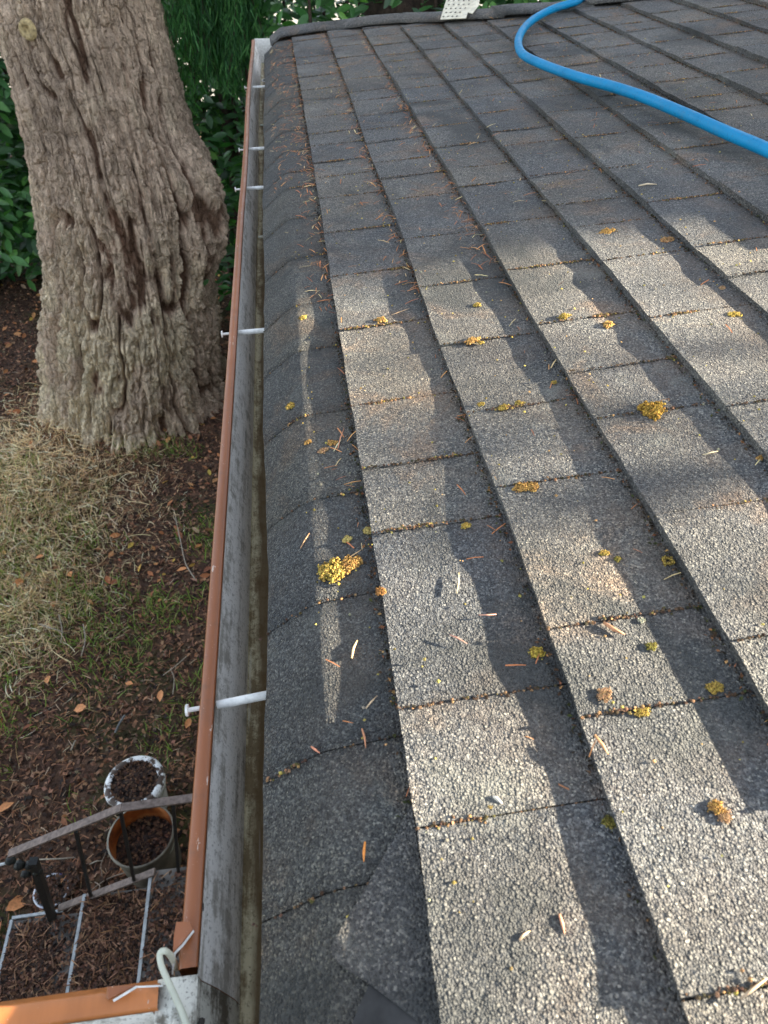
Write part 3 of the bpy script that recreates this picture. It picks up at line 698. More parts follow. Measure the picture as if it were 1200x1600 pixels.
# ------------------------------------------------------------------ big fir trunk
fir = empty('fir_tree', (-1.6, 5.9, 0))
tag(fir, 'huge fir tree with deeply furrowed grey bark standing beside the gutter', 'tree')
YT = 5.9
rowsT = [(640, 85, 345), (600, 78, 342), (500, 72, 337), (400, 72, 332), (300, 60, 322), (200, 44, 300), (100, 22, 275), (0, -2, 250)]
zz, cx, rad = [], [], []
for (py, l, r) in rowsT:
    a, b = at_y(l, py, YT), at_y(r, py, YT); zz.append((a[2] + b[2]) / 2); cx.append((a[0] + b[0]) / 2); rad.append((b[0] - a[0]) / 2 * .985)
zz = [-.3] + zz + [6, 14]; cx = [cx[0]] + cx + [cx[-1] + .45, cx[-1] + .9]; rad = [rad[0] + .16] + rad + [.42, .3]
def build_trunk():
    nz1, nth = 700, 840
    zs = np.concatenate([np.linspace(-.15, 3.5, nz1), np.linspace(3.55, 14, 40)]); th = np.linspace(0, 2 * math.pi, nth + 1)
    Z, TH = np.meshgrid(zs, th, indexing='ij')
    o = np.argsort(zz); C = np.interp(Z, np.array(zz)[o], np.array(cx)[o]); R = np.interp(Z, np.array(zz)[o], np.array(rad)[o])
    R = R + .10 * np.exp(-np.maximum(Z, 0) / .22) * (1 + .8 * noise3(np.cos(TH) * 3, np.sin(TH) * 3, 0, 5))       # root flare
    R = R + .035 * noise3(np.cos(TH) * 1.7, np.sin(TH) * 1.7, Z * .7, 6) + .03 * noise3(np.cos(TH) * 3.2, np.sin(TH) * 3.2, Z * .35, 8) * sstep(2.5, .2, Z)
    # burl / limb collar on the side facing the house
    da = np.abs(np.angle(np.exp(1j * (TH + .35)))); pz = at_y(340, 300, YT)[2]
    bz = np.where(Z > pz, (Z - pz) / .42, (Z - pz) / .62)
    R = R + .19 * np.exp(-(da / .55) ** 2 * 1.2) * np.exp(-np.abs(bz) ** 3.6 * 1.3) * (1 + .25 * noise3(TH * 5, Z * 3, 0, 12))
    cs, sn = np.cos(TH) * .62, np.sin(TH) * .62
    lean = Z * .10; tw = .10 * Z
    csr, snr = np.cos(TH + tw) * .62, np.sin(TH + tw) * .62
    wx = .035 * fbm(cs * 3, sn * 3, Z * 2.2, 3, 20); wy = .035 * fbm(cs * 3, sn * 3, Z * 2.2, 3, 26)
    def furrow(fr, fz, seed, w, warp=1.0):
        a = noise3((csr + wx * warp) * fr, (snr + wy * warp) * fr, Z * fz + lean, seed); return sstep(0, w, np.abs(a))
    f1 = furrow(9.0, 1.25, 30, .26); f1b = furrow(16.0, 2.4, 33, .24); f2 = furrow(27.0, 8.5, 31, .26, 1.4)
    tn = fbm(csr * 17, snr * 17, Z * 5.5, 4, 60) * 7; tf = np.floor(tn); terr = (tf + sstep(.35, .65, tn - tf)) / 7
    tn2 = fbm(csr * 34, snr * 34, Z * 14, 3, 61) * 6; tf2 = np.floor(tn2); terr = terr + .5 * (tf2 + sstep(.38, .62, tn2 - tf2)) / 6; f3 = furrow(48, 24, 32, .4, 2)
    relief = f1 * (.50 + .50 * f1b) * (.70 + .30 * f2)
    rough = .7 * fbm(csr * 30, snr * 30, Z * 6, 4, 40) + .5 * (1 - 2 * np.abs(noise3(csr * 42, snr * 42, Z * 8, 41)))
    depth = .100 - .045 * sstep(.9, 2.8, Z)
    hgt = relief * (.86 + .14 * f3) + .20 * rough + .50 * terr
    R2 = R + depth * (hgt - .75)
    X = C + R2 * np.cos(TH); Y = YT + R2 * np.sin(TH)
    # colour: grey outer plates, red-brown in fissures, pale lichen low on the left
    grey = np.array([.62, .47, .35]); brown = np.array([.20, .12, .08]); lich = np.array([.86, .72, .50]); red = np.array([.34, .17, .10])
    k = sstep(.02, .40, hgt)[..., None]; col = brown * (1 - k) + grey * k
    big = fbm(cs * 2, sn * 2, Z * 1.2, 3, 44)[..., None]; col = col * (1 + .35 * big)
    fac = np.cos(TH + 2.25)                                  # facing camera-left
    l = sstep(2.35, .55, Z) * sstep(-.25, .35, fac + .45 * fbm(cs * 3, sn * 3, Z * 1.5, 2, 45)) * sstep(.20, .6, hgt) * sstep(-.45, .05, fbm(cs * 6, sn * 6, Z * 3, 3, 46))
    l2 = .22 * sstep(.1, .5, fbm(cs * 9, sn * 9, Z * 5, 3, 49)) * sstep(.4, .8, hgt)
    l = np.clip(l * .9 + l2, 0, 1)[..., None]; col = col * (1 - l) + lich * l
    rd = (sstep(.35, .7, fbm(cs * 5, sn * 5, Z * 1.2, 2, 47)) * (1 - sstep(.1, .4, hgt)) * .55)[..., None]; col = col * (1 - rd) + red * rd
    V = np.stack([X, Y, Z], -1).reshape(-1, 3)
    o = mesh('trunk', V, grid_faces(len(zs), nth + 1, flip=True), M_BARK, fir, True, col=np.clip(col, 0, 1).reshape(-1, 3))
build_trunk()
# knot high on the left
kp = at_y(44, 46, YT - .48); m = MB(); m.lathe((0, 0, 0), [(.0, .0), (.02, .004), (.028, .02), (.05, .022), (.06, .0)], 16)
kv = Vector((-.45, -1, .05)).normalized(); q = kv.to_track_quat('Z', 'Y')
o = mesh('knot', [tuple(q @ Vector(v) + Vector(kp)) for v in m.v], m.f, simple('knot_wood', (.34, .26, .13), .9, 60, .5, 1, .01), fir, True)
# ------------------------------------------------------------------ laurel hedge and other background plants
LV = np.array([(0, 0, 0), (.25, .16, .035), (.55, .20, .02), (.85, .10, -.03), (1.0, 0, -.07), (.85, -.10, -.03), (.55, -.20, .02), (.25, -.16, .035), (.3, 0, -.015), (.65, 0, -.035)])
LF = [(0, 8, 1), (0, 7, 8), (1, 8, 2), (8, 9, 2), (2, 9, 3), (9, 4, 3), (9, 5, 4), (9, 6, 5), (8, 6, 9), (8, 7, 6)]
leafpal = pal([(.035, .105, .030), (.055, .155, .042), (.085, .22, .055), (.15, .33, .08), (.025, .07, .025)], [.28, .32, .22, .06, .12])
leaf_me = []
for k, c in enumerate([(.04, .115, .035), (.06, .17, .045), (.10, .25, .06), (.18, .38, .09)]):
    t_ = mesh('leaf', LV, np.array(LF), M_LEAF, None, True, col=np.tile(c, (len(LV), 1))); leaf_me.append(t_.data); bpy.data.objects.remove(t_)
def laurel(cx, cy, w, dp, h, n, nind, label, ls=.13, shade=1.0):
    e = empty('laurel_shrub', (cx, cy, 0)); tag(e, label, 'shrub', 'laurel shrubs behind the yard')
    st = MB()
    for k in range(7):
        a = random.uniform(0, 6.28); r0 = .12; p = [np.array([cx + r0 * math.cos(a), cy + r0 * math.sin(a), -.1])]
        for i in range(5): p.append(p[-1] + np.array([math.cos(a) * w * .13 + random.uniform(-.08, .08), math.sin(a) * dp * .13 + random.uniform(-.08, .08), h * .19]))
        st.tube(p, [.035, .03, .024, .018, .012, .006], 6)
    st.build('stem', M_TRUNKFAR, e, True)
    # clumps of leaves
    nc = max(14, n // 70); cc = np.stack([RNG.uniform(-1, 1, nc), RNG.uniform(-1, 1, nc), RNG.uniform(.05, 1, nc)], -1)
    cc = cc * [w, dp, h]; cc[:, :2] *= (1 - .35 * (cc[:, 2:] / h) ** 3); ci = RNG.integers(0, nc, n)
    off = RNG.normal(0, 1, (n, 3)) * [.17, .17, .17]; p = cc[ci] + off + [cx, cy, 0]; p[:, 2] = np.abs(p[:, 2]) + .03
    out = off / (np.linalg.norm(off, axis=1)[:, None] + 1e-6)
    yaw = np.arctan2(out[:, 1], out[:, 0]) + RNG.normal(0, .7, n)
    nr = np.stack([-out[:, 0] * .1, -.35 + 0 * yaw, .9 + 0 * yaw], -1) + out * .35
    sz = RNG.uniform(.7, 1.15, n) * ls
    front = np.argsort(p[:, 1] + RNG.normal(0, .1, n)); ind = front[:nind * 3:3][:nind]; mask = np.ones(n, bool); mask[ind] = False
    scatter('foliage', p[mask], LV, LF, sz[mask], leafpal, M_LEAF, nr[mask], .45, parent=e, yaw=yaw[mask])
    for i in ind:
        o = bpy.data.objects.new('leaf', leaf_me[random.choices(range(4), [4, 5, 3, 1])[0]]); COL.objects.link(o); o.parent = e
        nv = Vector(nr[i] + RNG.normal(0, .4, 3)).normalized(); a = Vector((math.cos(yaw[i]), math.sin(yaw[i]), 0)); a = (a - nv * a.dot(nv)).normalized(); b = nv.cross(a)
        R3 = Matrix((a, b, nv)).transposed().to_4x4()
        o.matrix_basis = Matrix.Translation(Vector(p[i]) - Vector((cx, cy, 0))) @ R3 @ Matrix.Scale(float(sz[i]), 4)
laurel(-3.65, 8.6, .95, .6, 3.8, 6500, 130, 'glossy green laurel shrub at the left edge behind the fir trunk', .18)
laurel(-2.35, 9.3, .8, .5, 3.6, 2600, 0, 'laurel shrub mostly hidden behind the big fir trunk')
laurel(-.60, 7.6, .70, .5, 3.5, 4800, 60, 'dark green laurel shrub between the fir trunk and the gutter')
laurel(.15, 6.2, .62, .45, 3.9, 5000, 110, 'glossy laurel shrub rising just behind the corner of the roof', .125)
laurel(1.75, 6.2, .75, .5, 4.0, 5200, 0, 'laurel shrub right of the brown trunk behind the roof edge')
laurel(-3.3, 10.2, 1.1, .5, 4.2, 4200, 0, 'laurel shrub between the left corner and the fir, second row', .17)
laurel(-1.6, 10.9, 1.6, .5, 3.9, 3600, 0, 'tall dark laurel shrub farthest back beyond the yard', .16)
laurel(.9, 9.8, 1.3, .5, 3.9, 3600, 0, 'broad laurel shrub far behind the brown trunk', .16)
laurel(-4.9, 10.2, 1.2, .5, 3.9, 3200, 0, 'laurel shrub in the far left back corner', .16)

ft = empty('background_tree', (.75, 6.6, 0)); tag(ft, 'dark brown tree trunk seen just over the top edge of the roof', 'tree')
a, b = at_y(568, 12, 6.6), at_y(692, 8, 6.6)
m = MB(); m.tube([((a[0] + b[0]) / 2, 6.6, z) for z in (-.1, 1, 2, 3, 4, 6, 9)], [(b[0] - a[0]) / 2 * k for k in (1.25, 1.1, 1.04, 1, .95, .85, .7)], 28)
m.build('trunk', M_TRUNKFAR, ft, True)

# drooping conifer sprays between trunk and gutter
def droop():
    e = empty('cedar_tree', (-.4, 6.9, 0)); tag(e, 'cedar with drooping feathery green sprays hanging behind the gutter end', 'tree')
    m = MB(); m.tube([(-.55, 7.4, -.1), (-.5, 7.3, 1.5), (-.5, 7.1, 3.2), (-.55, 6.9, 4.6), (-.5, 6.8, 6)], [.09, .08, .07, .05, .03], 10); m.build('trunk', M_TRUNKFAR, e, True)
    V = []; F = []; C = []; br = MB(); pts = []; yaws = []; nrm = []
    for k in range(46):
        s = at_y(RNG.uniform(285, 392), RNG.uniform(-90, 20), RNG.uniform(6.0, 6.6)); L = RNG.uniform(.25, .62); p = s.copy(); path = [p.copy()]
        dx, dy = RNG.normal(0, .010), RNG.normal(0, .010)
        for i in range(10):
            p = p + np.array([dx, dy, -L / 10]); path.append(p.copy())
            for j in range(13):
                pts.append(p + RNG.normal(0, 1, 3) * [.035, .035, .02]); 
        br.tube(path, [.003] * len(path), 4, c=(.1, .06, .03))
    br.build('twig', M_TRUNKFAR, e)
    pts = np.array(pts); n = len(pts); nr = RNG.normal(0, 1, (n, 3)) * [1, 1, .35]; 
    V2 = [(-.5, -.045, 0), (.5, -.03, 0), (.55, .03, 0), (-.5, .045, 0)]
    # strips hang: long axis vertical
    base = []; yv = RNG.uniform(0, 6.28, n); a = np.stack([RNG.normal(0, .35, n), RNG.normal(0, .35, n), -np.ones(n)], -1); a /= np.linalg.norm(a, axis=1)[:, None]
    b = np.cross(a, np.stack([np.cos(yv), np.sin(yv), 0 * yv], -1)); b /= np.linalg.norm(b, axis=1)[:, None]
    sz = RNG.uniform(.05, .12, n)
    VV = np.stack([pts + s[:, None] * 0 + sz[:, None] * (a * u + b * w) for (u, w, _), s in zip(V2, [sz] * 4)], 1)
    FF = np.arange(n * 4).reshape(-1, 4); CC = np.repeat(pal([(.03, .10, .035), (.055, .17, .055), (.09, .24, .07)])(n, pts), 4, axis=0)
    mesh('foliage', VV.reshape(-1, 3), FF, M_NEEDLE, e, True, col=CC)['kind'] = 'stuff'
droop()

# conifers on the sunny side of the house: they throw the shade over the far half of the roof
def big_conifer(cx, cy, h, w, n, label, z0=.6, low=None):
    e = empty('conifer', (cx, cy, 0)); tag(e, label, 'tree', 'conifers east of the house')
    m = MB(); m.tube([(cx, cy, -.1), (cx, cy, h * .5), (cx, cy, h)], [.22, .14, .02], 12); m.build('trunk', M_TRUNKFAR, e, True)
    t = RNG.random(n) ** .8; z = z0 + t * (h - z0); rr_ = w * (1 - t) ** .38 * np.sqrt(RNG.uniform(.1, 1, n)); a = RNG.uniform(0, 6.28, n)
    p = np.stack([cx + rr_ * np.cos(a), cy + rr_ * np.sin(a), z - .25 * rr_], -1)
    scatter('foliage', p, FLAKE_V, FLAKE_F, RNG.uniform(.24, .52, n), pal([(.02, .06, .02), (.035, .09, .03), (.05, .12, .03)]), M_NEEDLE, np.stack([np.cos(a), np.sin(a), .7 + 0 * a], -1), .6, parent=e)
    return e
XS = 9.0
labs = ['dense conifer nearest the camera on the sunny side of the house', 'second dense conifer along the sunny side of the house', 'third conifer along the sunny side of the house', 'fourth conifer along the sunny side of the house', 'farthest conifer along the sunny side of the house']
for i, (y, hh, ww) in enumerate([(1.92, 9.0, 2.5), (4.0, 8.8, 2.4), (6.4, 9.2, 2.5), (8.7, 9.0, 2.5), (11.2, 9.4, 2.6)]):
    cf = big_conifer(XS + (.4 if i % 2 else 0), y, hh, ww, 15000, labs[i])
    if i == 0: CF0 = cf

# a thin bough of the nearest conifer reaches over the roof and dapples the sun
bm = MB(); bp = []
for (py0, py1, r0, r1, dist, n) in [(.46, .68, -.05, .8, 4.6, 10), (.57, .65, .02, .17, 4.6, 15), (.46, .53, .13, .33, 4.6, 15), (.48, .55, .35, .8, 4.6, 12), (.66, .72, .25, .6, 4.6, 6), (.34, .40, .28, .9, 4.2, 3), (.80, 1.05, -.05, .7, 5.5, 4), (1.08, 1.25, .1, 1.0, 5.0, 10)]:
    for _ in range(n): bp.append(roof(RNG.uniform(r0, r1), RNG.uniform(py0, py1), 0) + sd * (dist + RNG.normal(0, .25)))
bp = np.array(bp)
ax = roof(.4, .6, 0) + sd * 4.6
bm.tube(bez([(XS, 1.9, 5.4), (7.6, 2.1, 5.2), (6.2, 1.5, ax[2] + .25), (5.2, 1.1, ax[2] + .13), (ax[0] + .2, .7, ax[2] + .10), (ax[0], .35, ax[2] + .04)], 30), [.03 * (1 - i / 40) for i in range(len(bez([(0, 0, 0)] * 6, 30)))], 6)
for q in bp[::2]: bm.tube([q + np.array([.0, .10, .09]), q + np.array([.0, .04, .03]), q], [.004, .003, .002], 4)
bm.build('branch', M_TRUNKFAR, CF0, True)
scatter('needle_spray', bp, FLAKE_V, FLAKE_F, RNG.uniform(.025, .075, len(bp)), pal([(.03, .08, .03)]), M_NEEDLE, tilt=1.5, parent=CF0)

# ------------------------------------------------------------------ steps, railing, buckets, bits on the ground
M_STEP = simple('step_concrete', (.16, .15, .14), .95, 14, .5, .5, .004)
M_NOSE = simple('step_nosing', (.46, .50, .52), .6, 40, .3, .3, .001)
st = empty('concrete_steps', (-1.1, .9, 0)); tag(st, 'outdoor steps buried in brown leaf debris with pale nosings, below the lower gutter', 'steps')
zt_ = [3.70 - 3.22, 3.70 - 3.37, 3.70 - 3.53]
lines = [((235, 1378), (215, 1540)), ((130, 1420), (100, 1570)), ((17, 1438), (0, 1520))]
xe = []
for (a, b), z in zip(lines, zt_):
    xe.append((at_z(*a, z)[0] + at_z(*b, z)[0]) / 2)
yfar = 1.40
xr = [-.2] + xe
for i, z in enumerate(zt_):
    x1 = (.28 if i == 0 else xe[i - 1] + .02); x0 = xe[i]
    m = MB(); m.box((x0 + .004, -.3, -.05), (x1, yfar - .006 * i, z - .004)); m.build('step', M_STEP, st)
    m = MB(); m.box((x0 - .007, -.3, z - .02), (x0 + .006, yfar + .004 - .006 * i, z + .003)); m.build('nosing', M_NOSE, st)
    if i == 2:
        a = at_z(17, 1438, z); b = at_z(75, 1424, z); m = MB(); m.beam((x0, yfar, z), (x0 + .22, yfar + .004, z), .012, .012); m.build('edging', M_NOSE, st)
    n = 30000; px_ = RNG.uniform(x0 + .012, x1, n); py_ = RNG.uniform(-.1, yfar - .02, n); k = RNG.random(n) < np.clip(.75 + 1.3 * fbm(px_ * 5, py_ * 5, i, 2, 61), .12, 1)
    p = np.stack([px_, py_, np.full(n, z) + RNG.uniform(0, .012, n)], -1)[k]
    scatter('leaf_debris', p, FLAKE_V, FLAKE_F, RNG.uniform(.008, .03, len(p)), pal([(.06, .034, .024), (.13, .065, .042), (.22, .115, .07), (.025, .016, .013), (.34, .19, .12)], [.3, .3, .17, .15, .08]), M_LITTER, tilt=.4, parent=st)
    n = 500; p = np.stack([RNG.uniform(x0 + .012, x1, n), RNG.uniform(-.1, yfar - .02, n), np.full(n, z) + .013], -1)
    scatter('needle_debris', p, NEED_V, NEED_F, RNG.uniform(.025, .06, n), pal([(.24, .12, .06), (.34, .19, .11)]), M_LITTER, tilt=.15, parent=st)

YR = 1.375
rl = empty('railing', (-1.0, YR, .3)); tag(rl, 'low wrought iron railing with flat dusty top bar crossing above the buckets', 'railing')
def ry(px, py, y=YR): return at_y(px, py, y)
tp = [ry(14, 1334, 1.33), ry(190, 1262, 1.33), ry(330, 1243, 1.33)]
m = MB(); 
for a, b in zip(tp[:-1], tp[1:]): m.beam(a, b, .030, .009)
m.build('top_bar', M_IRONTOP, rl)
lw = [ry(92, 1419, 1.385), ry(242, 1362, 1.385)]
m = MB(); m.beam(lw[0], lw[1], .030, .010); m.build('bottom_bar', M_IRONTOP, rl)
def zof(a, b, x): return a[2] + (b[2] - a[2]) * (x - a[0]) / (b[0] - a[0])
for (ax, ay, bx, by, w) in [(118, 1298, 142, 1400, .012), (188, 1268, 210, 1378, .012), (270, 1252, 279, 1365, .012)]:
    p = ry(ax, ay, 1.333); q = ry(bx, by, 1.382); m = MB(); m.beam(p - [0, 0, .005], q, w, w, (0, 1, 0)); m.build('baluster', M_BLACK, rl)
p = ry(52, 1345, 1.335); q = ry(84, 1440, 1.38)
m = MB(); m.beam(p, q, .030, .030, (0, 1, 0)); m.build('post', M_BLACK, rl)
# cast scroll at the newel
m = MB()
cpt = ry(30, 1352, 1.335)
for k, (px, py, r) in enumerate([(16, 1345, .018), (30, 1352, .022), (46, 1352, .02), (58, 1362, .018), (40, 1366, .016)]):
    c = ry(px, py, 1.335); m = MB(); m.tube([c + [-.012, 0, .01], c, c + [.014, .004, -.012]], [r * .7, r, r * .6], 8); m.build('scroll', M_BLACK, rl, True)
m = MB(); m.tube([ry(0, 1351), ry(14, 1348)], .006, 8); m.build('end_rod', M_NOSE, rl, True)

def bucket(px, py, wpx, z, hgt, name, label, mout, min_, fill, filmat, handle=True):
    c = at_z(px, py, z); v = c - CAMP; depth = float(ray(px, py)[0] * 0 + (v @ (M.to_3x3() @ Vector((0, 0, -1)))))
    r = wpx / 2 / FPX * depth
    e = empty(name, (c[0], c[1], z - hgt)); tag(e, label, 'bucket')
    m = MB(); m.lathe(c, [(r * .86, -hgt), (r * .97, -.03), (r * .99, -.012), (r * 1.03, -.008), (r * 1.03, 0), (r * .97, .001)], 40); m.build('outside', mout, e, True)
    m = MB(); m.lathe(c, [(r * .965, .0), (r * .95, -.02), (r * .87, -hgt * .9)], 40); m.f = [f[::-1] for f in m.f]; m.build('inside', min_, e, True)
    m = MB(); zf = -hgt * (1 - fill); rr_ = r * (.965 - .09 * (1 - fill)); 
    rows = 8; V = [(c[0], c[1], c[2] + zf + .01)]
    for i in range(1, rows + 1):
        for k in range(40):
            w = 2 * math.pi * k / 40; x, y = rr_ * i / rows * math.cos(w), rr_ * i / rows * math.sin(w); V.append((c[0] + x, c[1] + y, c[2] + zf + .016 * float(noise3(x * 25, y * 25, 0, 88))))
    F = [(0, 1 + k, 1 + (k + 1) % 40) for k in range(40)] + [(1 + i * 40 + k, 1 + (i + 1) * 40 + k, 1 + (i + 1) * 40 + (k + 1) % 40, 1 + i * 40 + (k + 1) % 40) for i in range(rows - 1) for k in range(40)]
    mesh('debris', V, F, filmat, e, True)
    n = 700; a = RNG.uniform(0, 6.28, n); q = rr_ * np.sqrt(RNG.random(n)) * .97
    p = np.stack([c[0] + q * np.cos(a), c[1] + q * np.sin(a), c[2] + zf + .012 + 0 * q], -1)
    scatter('leaf_scraps', p, FLAKE_V, FLAKE_F, RNG.uniform(.01, .03, n), pal([(.05, .028, .02), (.10, .05, .03), (.02, .012, .01), (.17, .09, .05)]), M_LITTER, tilt=.4, parent=e)
    if handle:
        hp = [c + np.array([-r * 1.05, 0, -.02])] + [c + np.array([-r * 1.05 * math.cos(t), -r * .75 * math.sin(t), -.02 - .10 * math.sin(t)]) for t in np.linspace(.2, math.pi - .2, 9)] + [c + np.array([r * 1.05, 0, -.02])]
        m = MB(); m.tube(hp, .0025, 6); m.build('handle', M_CABLE, e, True)
    return c, r, e
dmat = simple('wet_debris', (.035, .020, .015), .85, 60, .7, 1, .012)
N_ = NT('orange_inner'); P_ = N_.pos()
orange_in = N_.set(color=N_.ramp(N_.noise(P_, 9, 5, .6), [(.35, (.10, .028, .010)), (.52, (.36, .10, .020)), (.68, (.52, .21, .07))]), rough=.55)
N_ = NT('dirty_white'); P_ = N_.pos()
dirtyw = N_.set(color=N_.ramp(N_.noise(P_, 16, 5, .65), [(.42, (.05, .032, .024)), (.50, (.66, .68, .66))]), rough=.6)
bucket(220, 1304, 100, 3.70 - 3.36, .33, 'bucket', 'pale bucket with rusty orange inside half full of dark water and leaves', simple('bucket_grey', (.20, .18, .14), .6, 12, .5), orange_in, .66, dmat)
*WB, WBE = bucket(210, 1222, 88, 3.70 - 3.46, .25, 'bucket', 'white bucket heaped with brown debris, chipped rim, behind the rusty one', dirtyw, dirtyw, .97, dmat)
# blue bowl with debris, half buried
c = at_z(80, 1392, .06); e = empty('plastic_bowl', tuple(c)); tag(e, 'blue and white plastic bowl half hidden by debris under the railing', 'bowl')
m = MB(); m.lathe(c, [(.035, -.07), (.062, -.04), (.078, 0), (.081, .004), (.074, .004), (.060, -.03), (.0, -.05)], 28)
N_ = NT('blue_white'); P_ = N_.pos()
m.build('bowl', N_.set(color=N_.ramp(N_.noise(P_, 9, 2, .5), [(.44, (.03, .045, .26)), (.52, (.62, .66, .74))]), rough=.35), e, True)
n = 400; a = RNG.uniform(0, 6.28, n); q = .10 * np.sqrt(RNG.random(n)); p = np.stack([c[0] + .02 + q * np.cos(a), c[1] + .03 + q * np.sin(a), c[2] + .004 + 0 * q], -1)
scatter('debris', p, FLAKE_V, FLAKE_F, RNG.uniform(.015, .035, n), pal([(.06, .03, .02), (.03, .02, .014), (.14, .07, .04)]), M_LITTER, tilt=.3, parent=e)
cw, rw = WB
m = MB(); m.lathe(cw, [(rw * .80, .004), (rw * .86, .009), (rw * .99, .006), (rw * 1.05, -.004), (rw * 1.05, -.02)], 48)
N_ = NT('chipped_white'); P_ = N_.pos()
m.build('rim', N_.set(color=N_.ramp(N_.noise(P_, 13, 5, .6), [(.44, (.07, .045, .032)), (.48, (.84, .86, .86))]), rough=.55), WBE, True)
M_STICK = simple('stick_wood', (.30, .23, .17), .85, 80, .4, .6, .002)
M_STICKP = simple('pale_stick_wood', (.36, .31, .24), .8, 80, .3, .5, .002)
for (P, r, mt, lab) in [([(105, 1425), (130, 1402), (165, 1375), (200, 1362)], .005, M_STICK, 'thin brown stick lying along the lower rail of the railing'),
                        ([(138, 1352), (150, 1346), (161, 1345)], .0055, M_STICKP, 'short pale stick left of the rusty bucket'),
                        ([(57, 1343), (90, 1342), (118, 1340)], .006, M_STICKP, 'straight pale stick passing behind the railing post'),
                        ([(160, 1372), (158, 1350), (166, 1330), (170, 1300)], .003, M_STICK, 'wiry dead stem beside the rusty bucket'),
                        ([(150, 1398), (156, 1385), (148, 1378)], .005, M_STICK, 'small forked twig above the lower rail'),
                        ([(274, 808), (282, 845), (290, 880), (305, 905)], .006, M_STICKP, 'curved grey twig on the litter beside the gutter'),
                        ([(60, 975), (85, 983), (100, 988)], .006, M_STICKP, 'pale bent twig on the litter at the far left'),
                        ([(92, 960), (97, 985), (95, 1005)], .005, M_STICKP, 'upright pale twig beside the bent one at the left'),
                        ([(130, 975), (133, 1000), (127, 1025)], .005, M_STICKP, 'pale twig standing in the litter left of centre'),
                        ([(255, 1055), (275, 1040), (292, 1025)], .004, M_STICKP, 'thin pale twig pointing at the gutter spike'),
                        ([(270, 1085), (272, 1060), (266, 1045)], .004, M_STICKP, 'short dry stem by the nearest gutter spike'),
                        ([(180, 1145), (187, 1130), (195, 1118)], .010, simple('grey_stick', (.16, .17, .17), .8), 'grey flat stick lying in the dark litter'),
                        ([(111, 1172), (115, 1163), (118, 1157)], .007, M_STICKP, 'tiny white stick in the litter above the railing')]:
    m = MB(); pts = [at_z(x, y, .035 + (.02 if i % 2 else 0)) for i, (x, y) in enumerate(P)]
    m.tube(bez(pts, 14), r * .62, 6); tag(m.build('stick', mt, None, True), lab, 'stick')
# orange fallen leaves that catch the eye
leaf_o = mesh('fallen_leaf', np.array(LEAF8) * [1, 1.2, 1], np.array(LEAF8F), colmat('orange_leaf', .6), None, True, col=np.tile((.62, .26, .10), (7, 1)))
FL = [(284, 890, 1.4, 'orange leaf close to the gutter beside the curved grey twig'), (202, 1068, 1, 'salmon leaf lying near the bright tan leaf, mid yard'), (251, 1087, 1.3, 'bright yellow orange leaf just left of the nearest gutter spike'),
      (125, 1107, 1.2, 'salmon oval leaf on dark litter left of the yard centre'), (75, 1062, 1.0, 'small round salmon leaf at the left of the dark litter'), (30, 910, 1.2, 'tan orange leaf group at the left edge of the straw'),
      (110, 897, 1.3, 'large orange leaf at the lower rim of the straw'), (232, 828, .9, 'pale salmon leaf below the fir trunk, near the gutter'), (62, 870, 1, 'reddish leaf lying on the straw'),
      (294, 1130, 1.1, 'yellow leaf partly tucked under the gutter lip'), (8, 1262, 1.3, 'orange leaf at the far left above the railing end'), (172, 1242, 1.5, 'orange leaf leaning on the white bucket rim'),
      (28, 1412, 1.7, 'long orange leaf beside the lowest step corner'), (195, 1355, 1.0, 'salmon leaf beside the foot of the rusty bucket'), (22, 505, 1.3, 'brown orange leaf beneath the left laurel'), (50, 690, 1.1, 'red leaf at the top of the straw patch')]
first = True
for (px, py, s, lab) in FL:
    o = leaf_o if first else leaf_o.copy()
    if not first: COL.objects.link(o)
    first = False
    p = at_z(px, py, .03)
    o.location = p; o.scale = [.065 * s * random.uniform(.8, 1.2)] * 3; o.rotation_euler = (random.uniform(-.4, .4), random.uniform(-.4, .4), random.uniform(0, 6.28))
    tag(o, lab, 'leaf', 'bright leaves fallen on the yard')

# ------------------------------------------------------------------ on the roof: hose, metal plate, moss, needles
def hose():
    P = [(1010, -70), (960, -26), (910, 0), (862, 16), (828, 36), (811, 60), (815, 84), (845, 101), (900, 121), (960, 138), (1010, 155), (1070, 180), (1130, 207), (1200, 237), (1290, 280), (1400, 335)]
    r = .0108; pts = []
    for (x, y) in P:
        a, d = on_roof(x, y, r); pts.append(roof(a, d, r + .002))
    m = MB(); m.tube(bez(pts, 160), r, 18); tag(m.build('hose', M_HOSE, None, True), 'bright blue garden hose curving across the far part of the roof', 'hose')
hose()
def perforated():
    # cream perforated metal strip lying over the roof edge
    me_ = simple('cream_metal', (.62, .57, .44), .5, 50, .25, .3, .001)
    hol = simple('dark_hole', (.04, .035, .03), .9)
    e = empty('perforated_strip', tuple(roof(.62, 2.9, .03))); tag(e, 'cream perforated metal strip with torn end lying over the roof edge', 'metal strip')
    def q(px, py, t): r, d = on_roof(px, py, t); return roof(r, d, t)
    P = [q(688, 30, .010), q(728, 28, .012), q(731, 19, .016), q(738, 21, .016), q(748, 8, .026), q(752, -16, .05), q(702, -16, .05)]
    pl('plate', P, .0015, me_, e)
    A, B, Cc, D = P[0], P[1], P[5], P[6]
    n0 = np.cross(P[1] - P[0], P[6] - P[0]); n0 /= np.linalg.norm(n0); n0 = n0 if n0[2] > 0 else -n0
    for i in range(5):
        for j in range(7):
            u = (i + .6 + .3 * (j % 2)) / 5.8; v = (j + .5) / 7.5; p = (A * (1 - u) + B * u) * (1 - v) + (D * (1 - u) + Cc * u) * v
            if u > .72 and v < .3: continue
            m = MB(); m.tube([p + n0 * .0008, p + n0 * .0016], .0035, 7); m.build('hole', hol, e)
perforated()

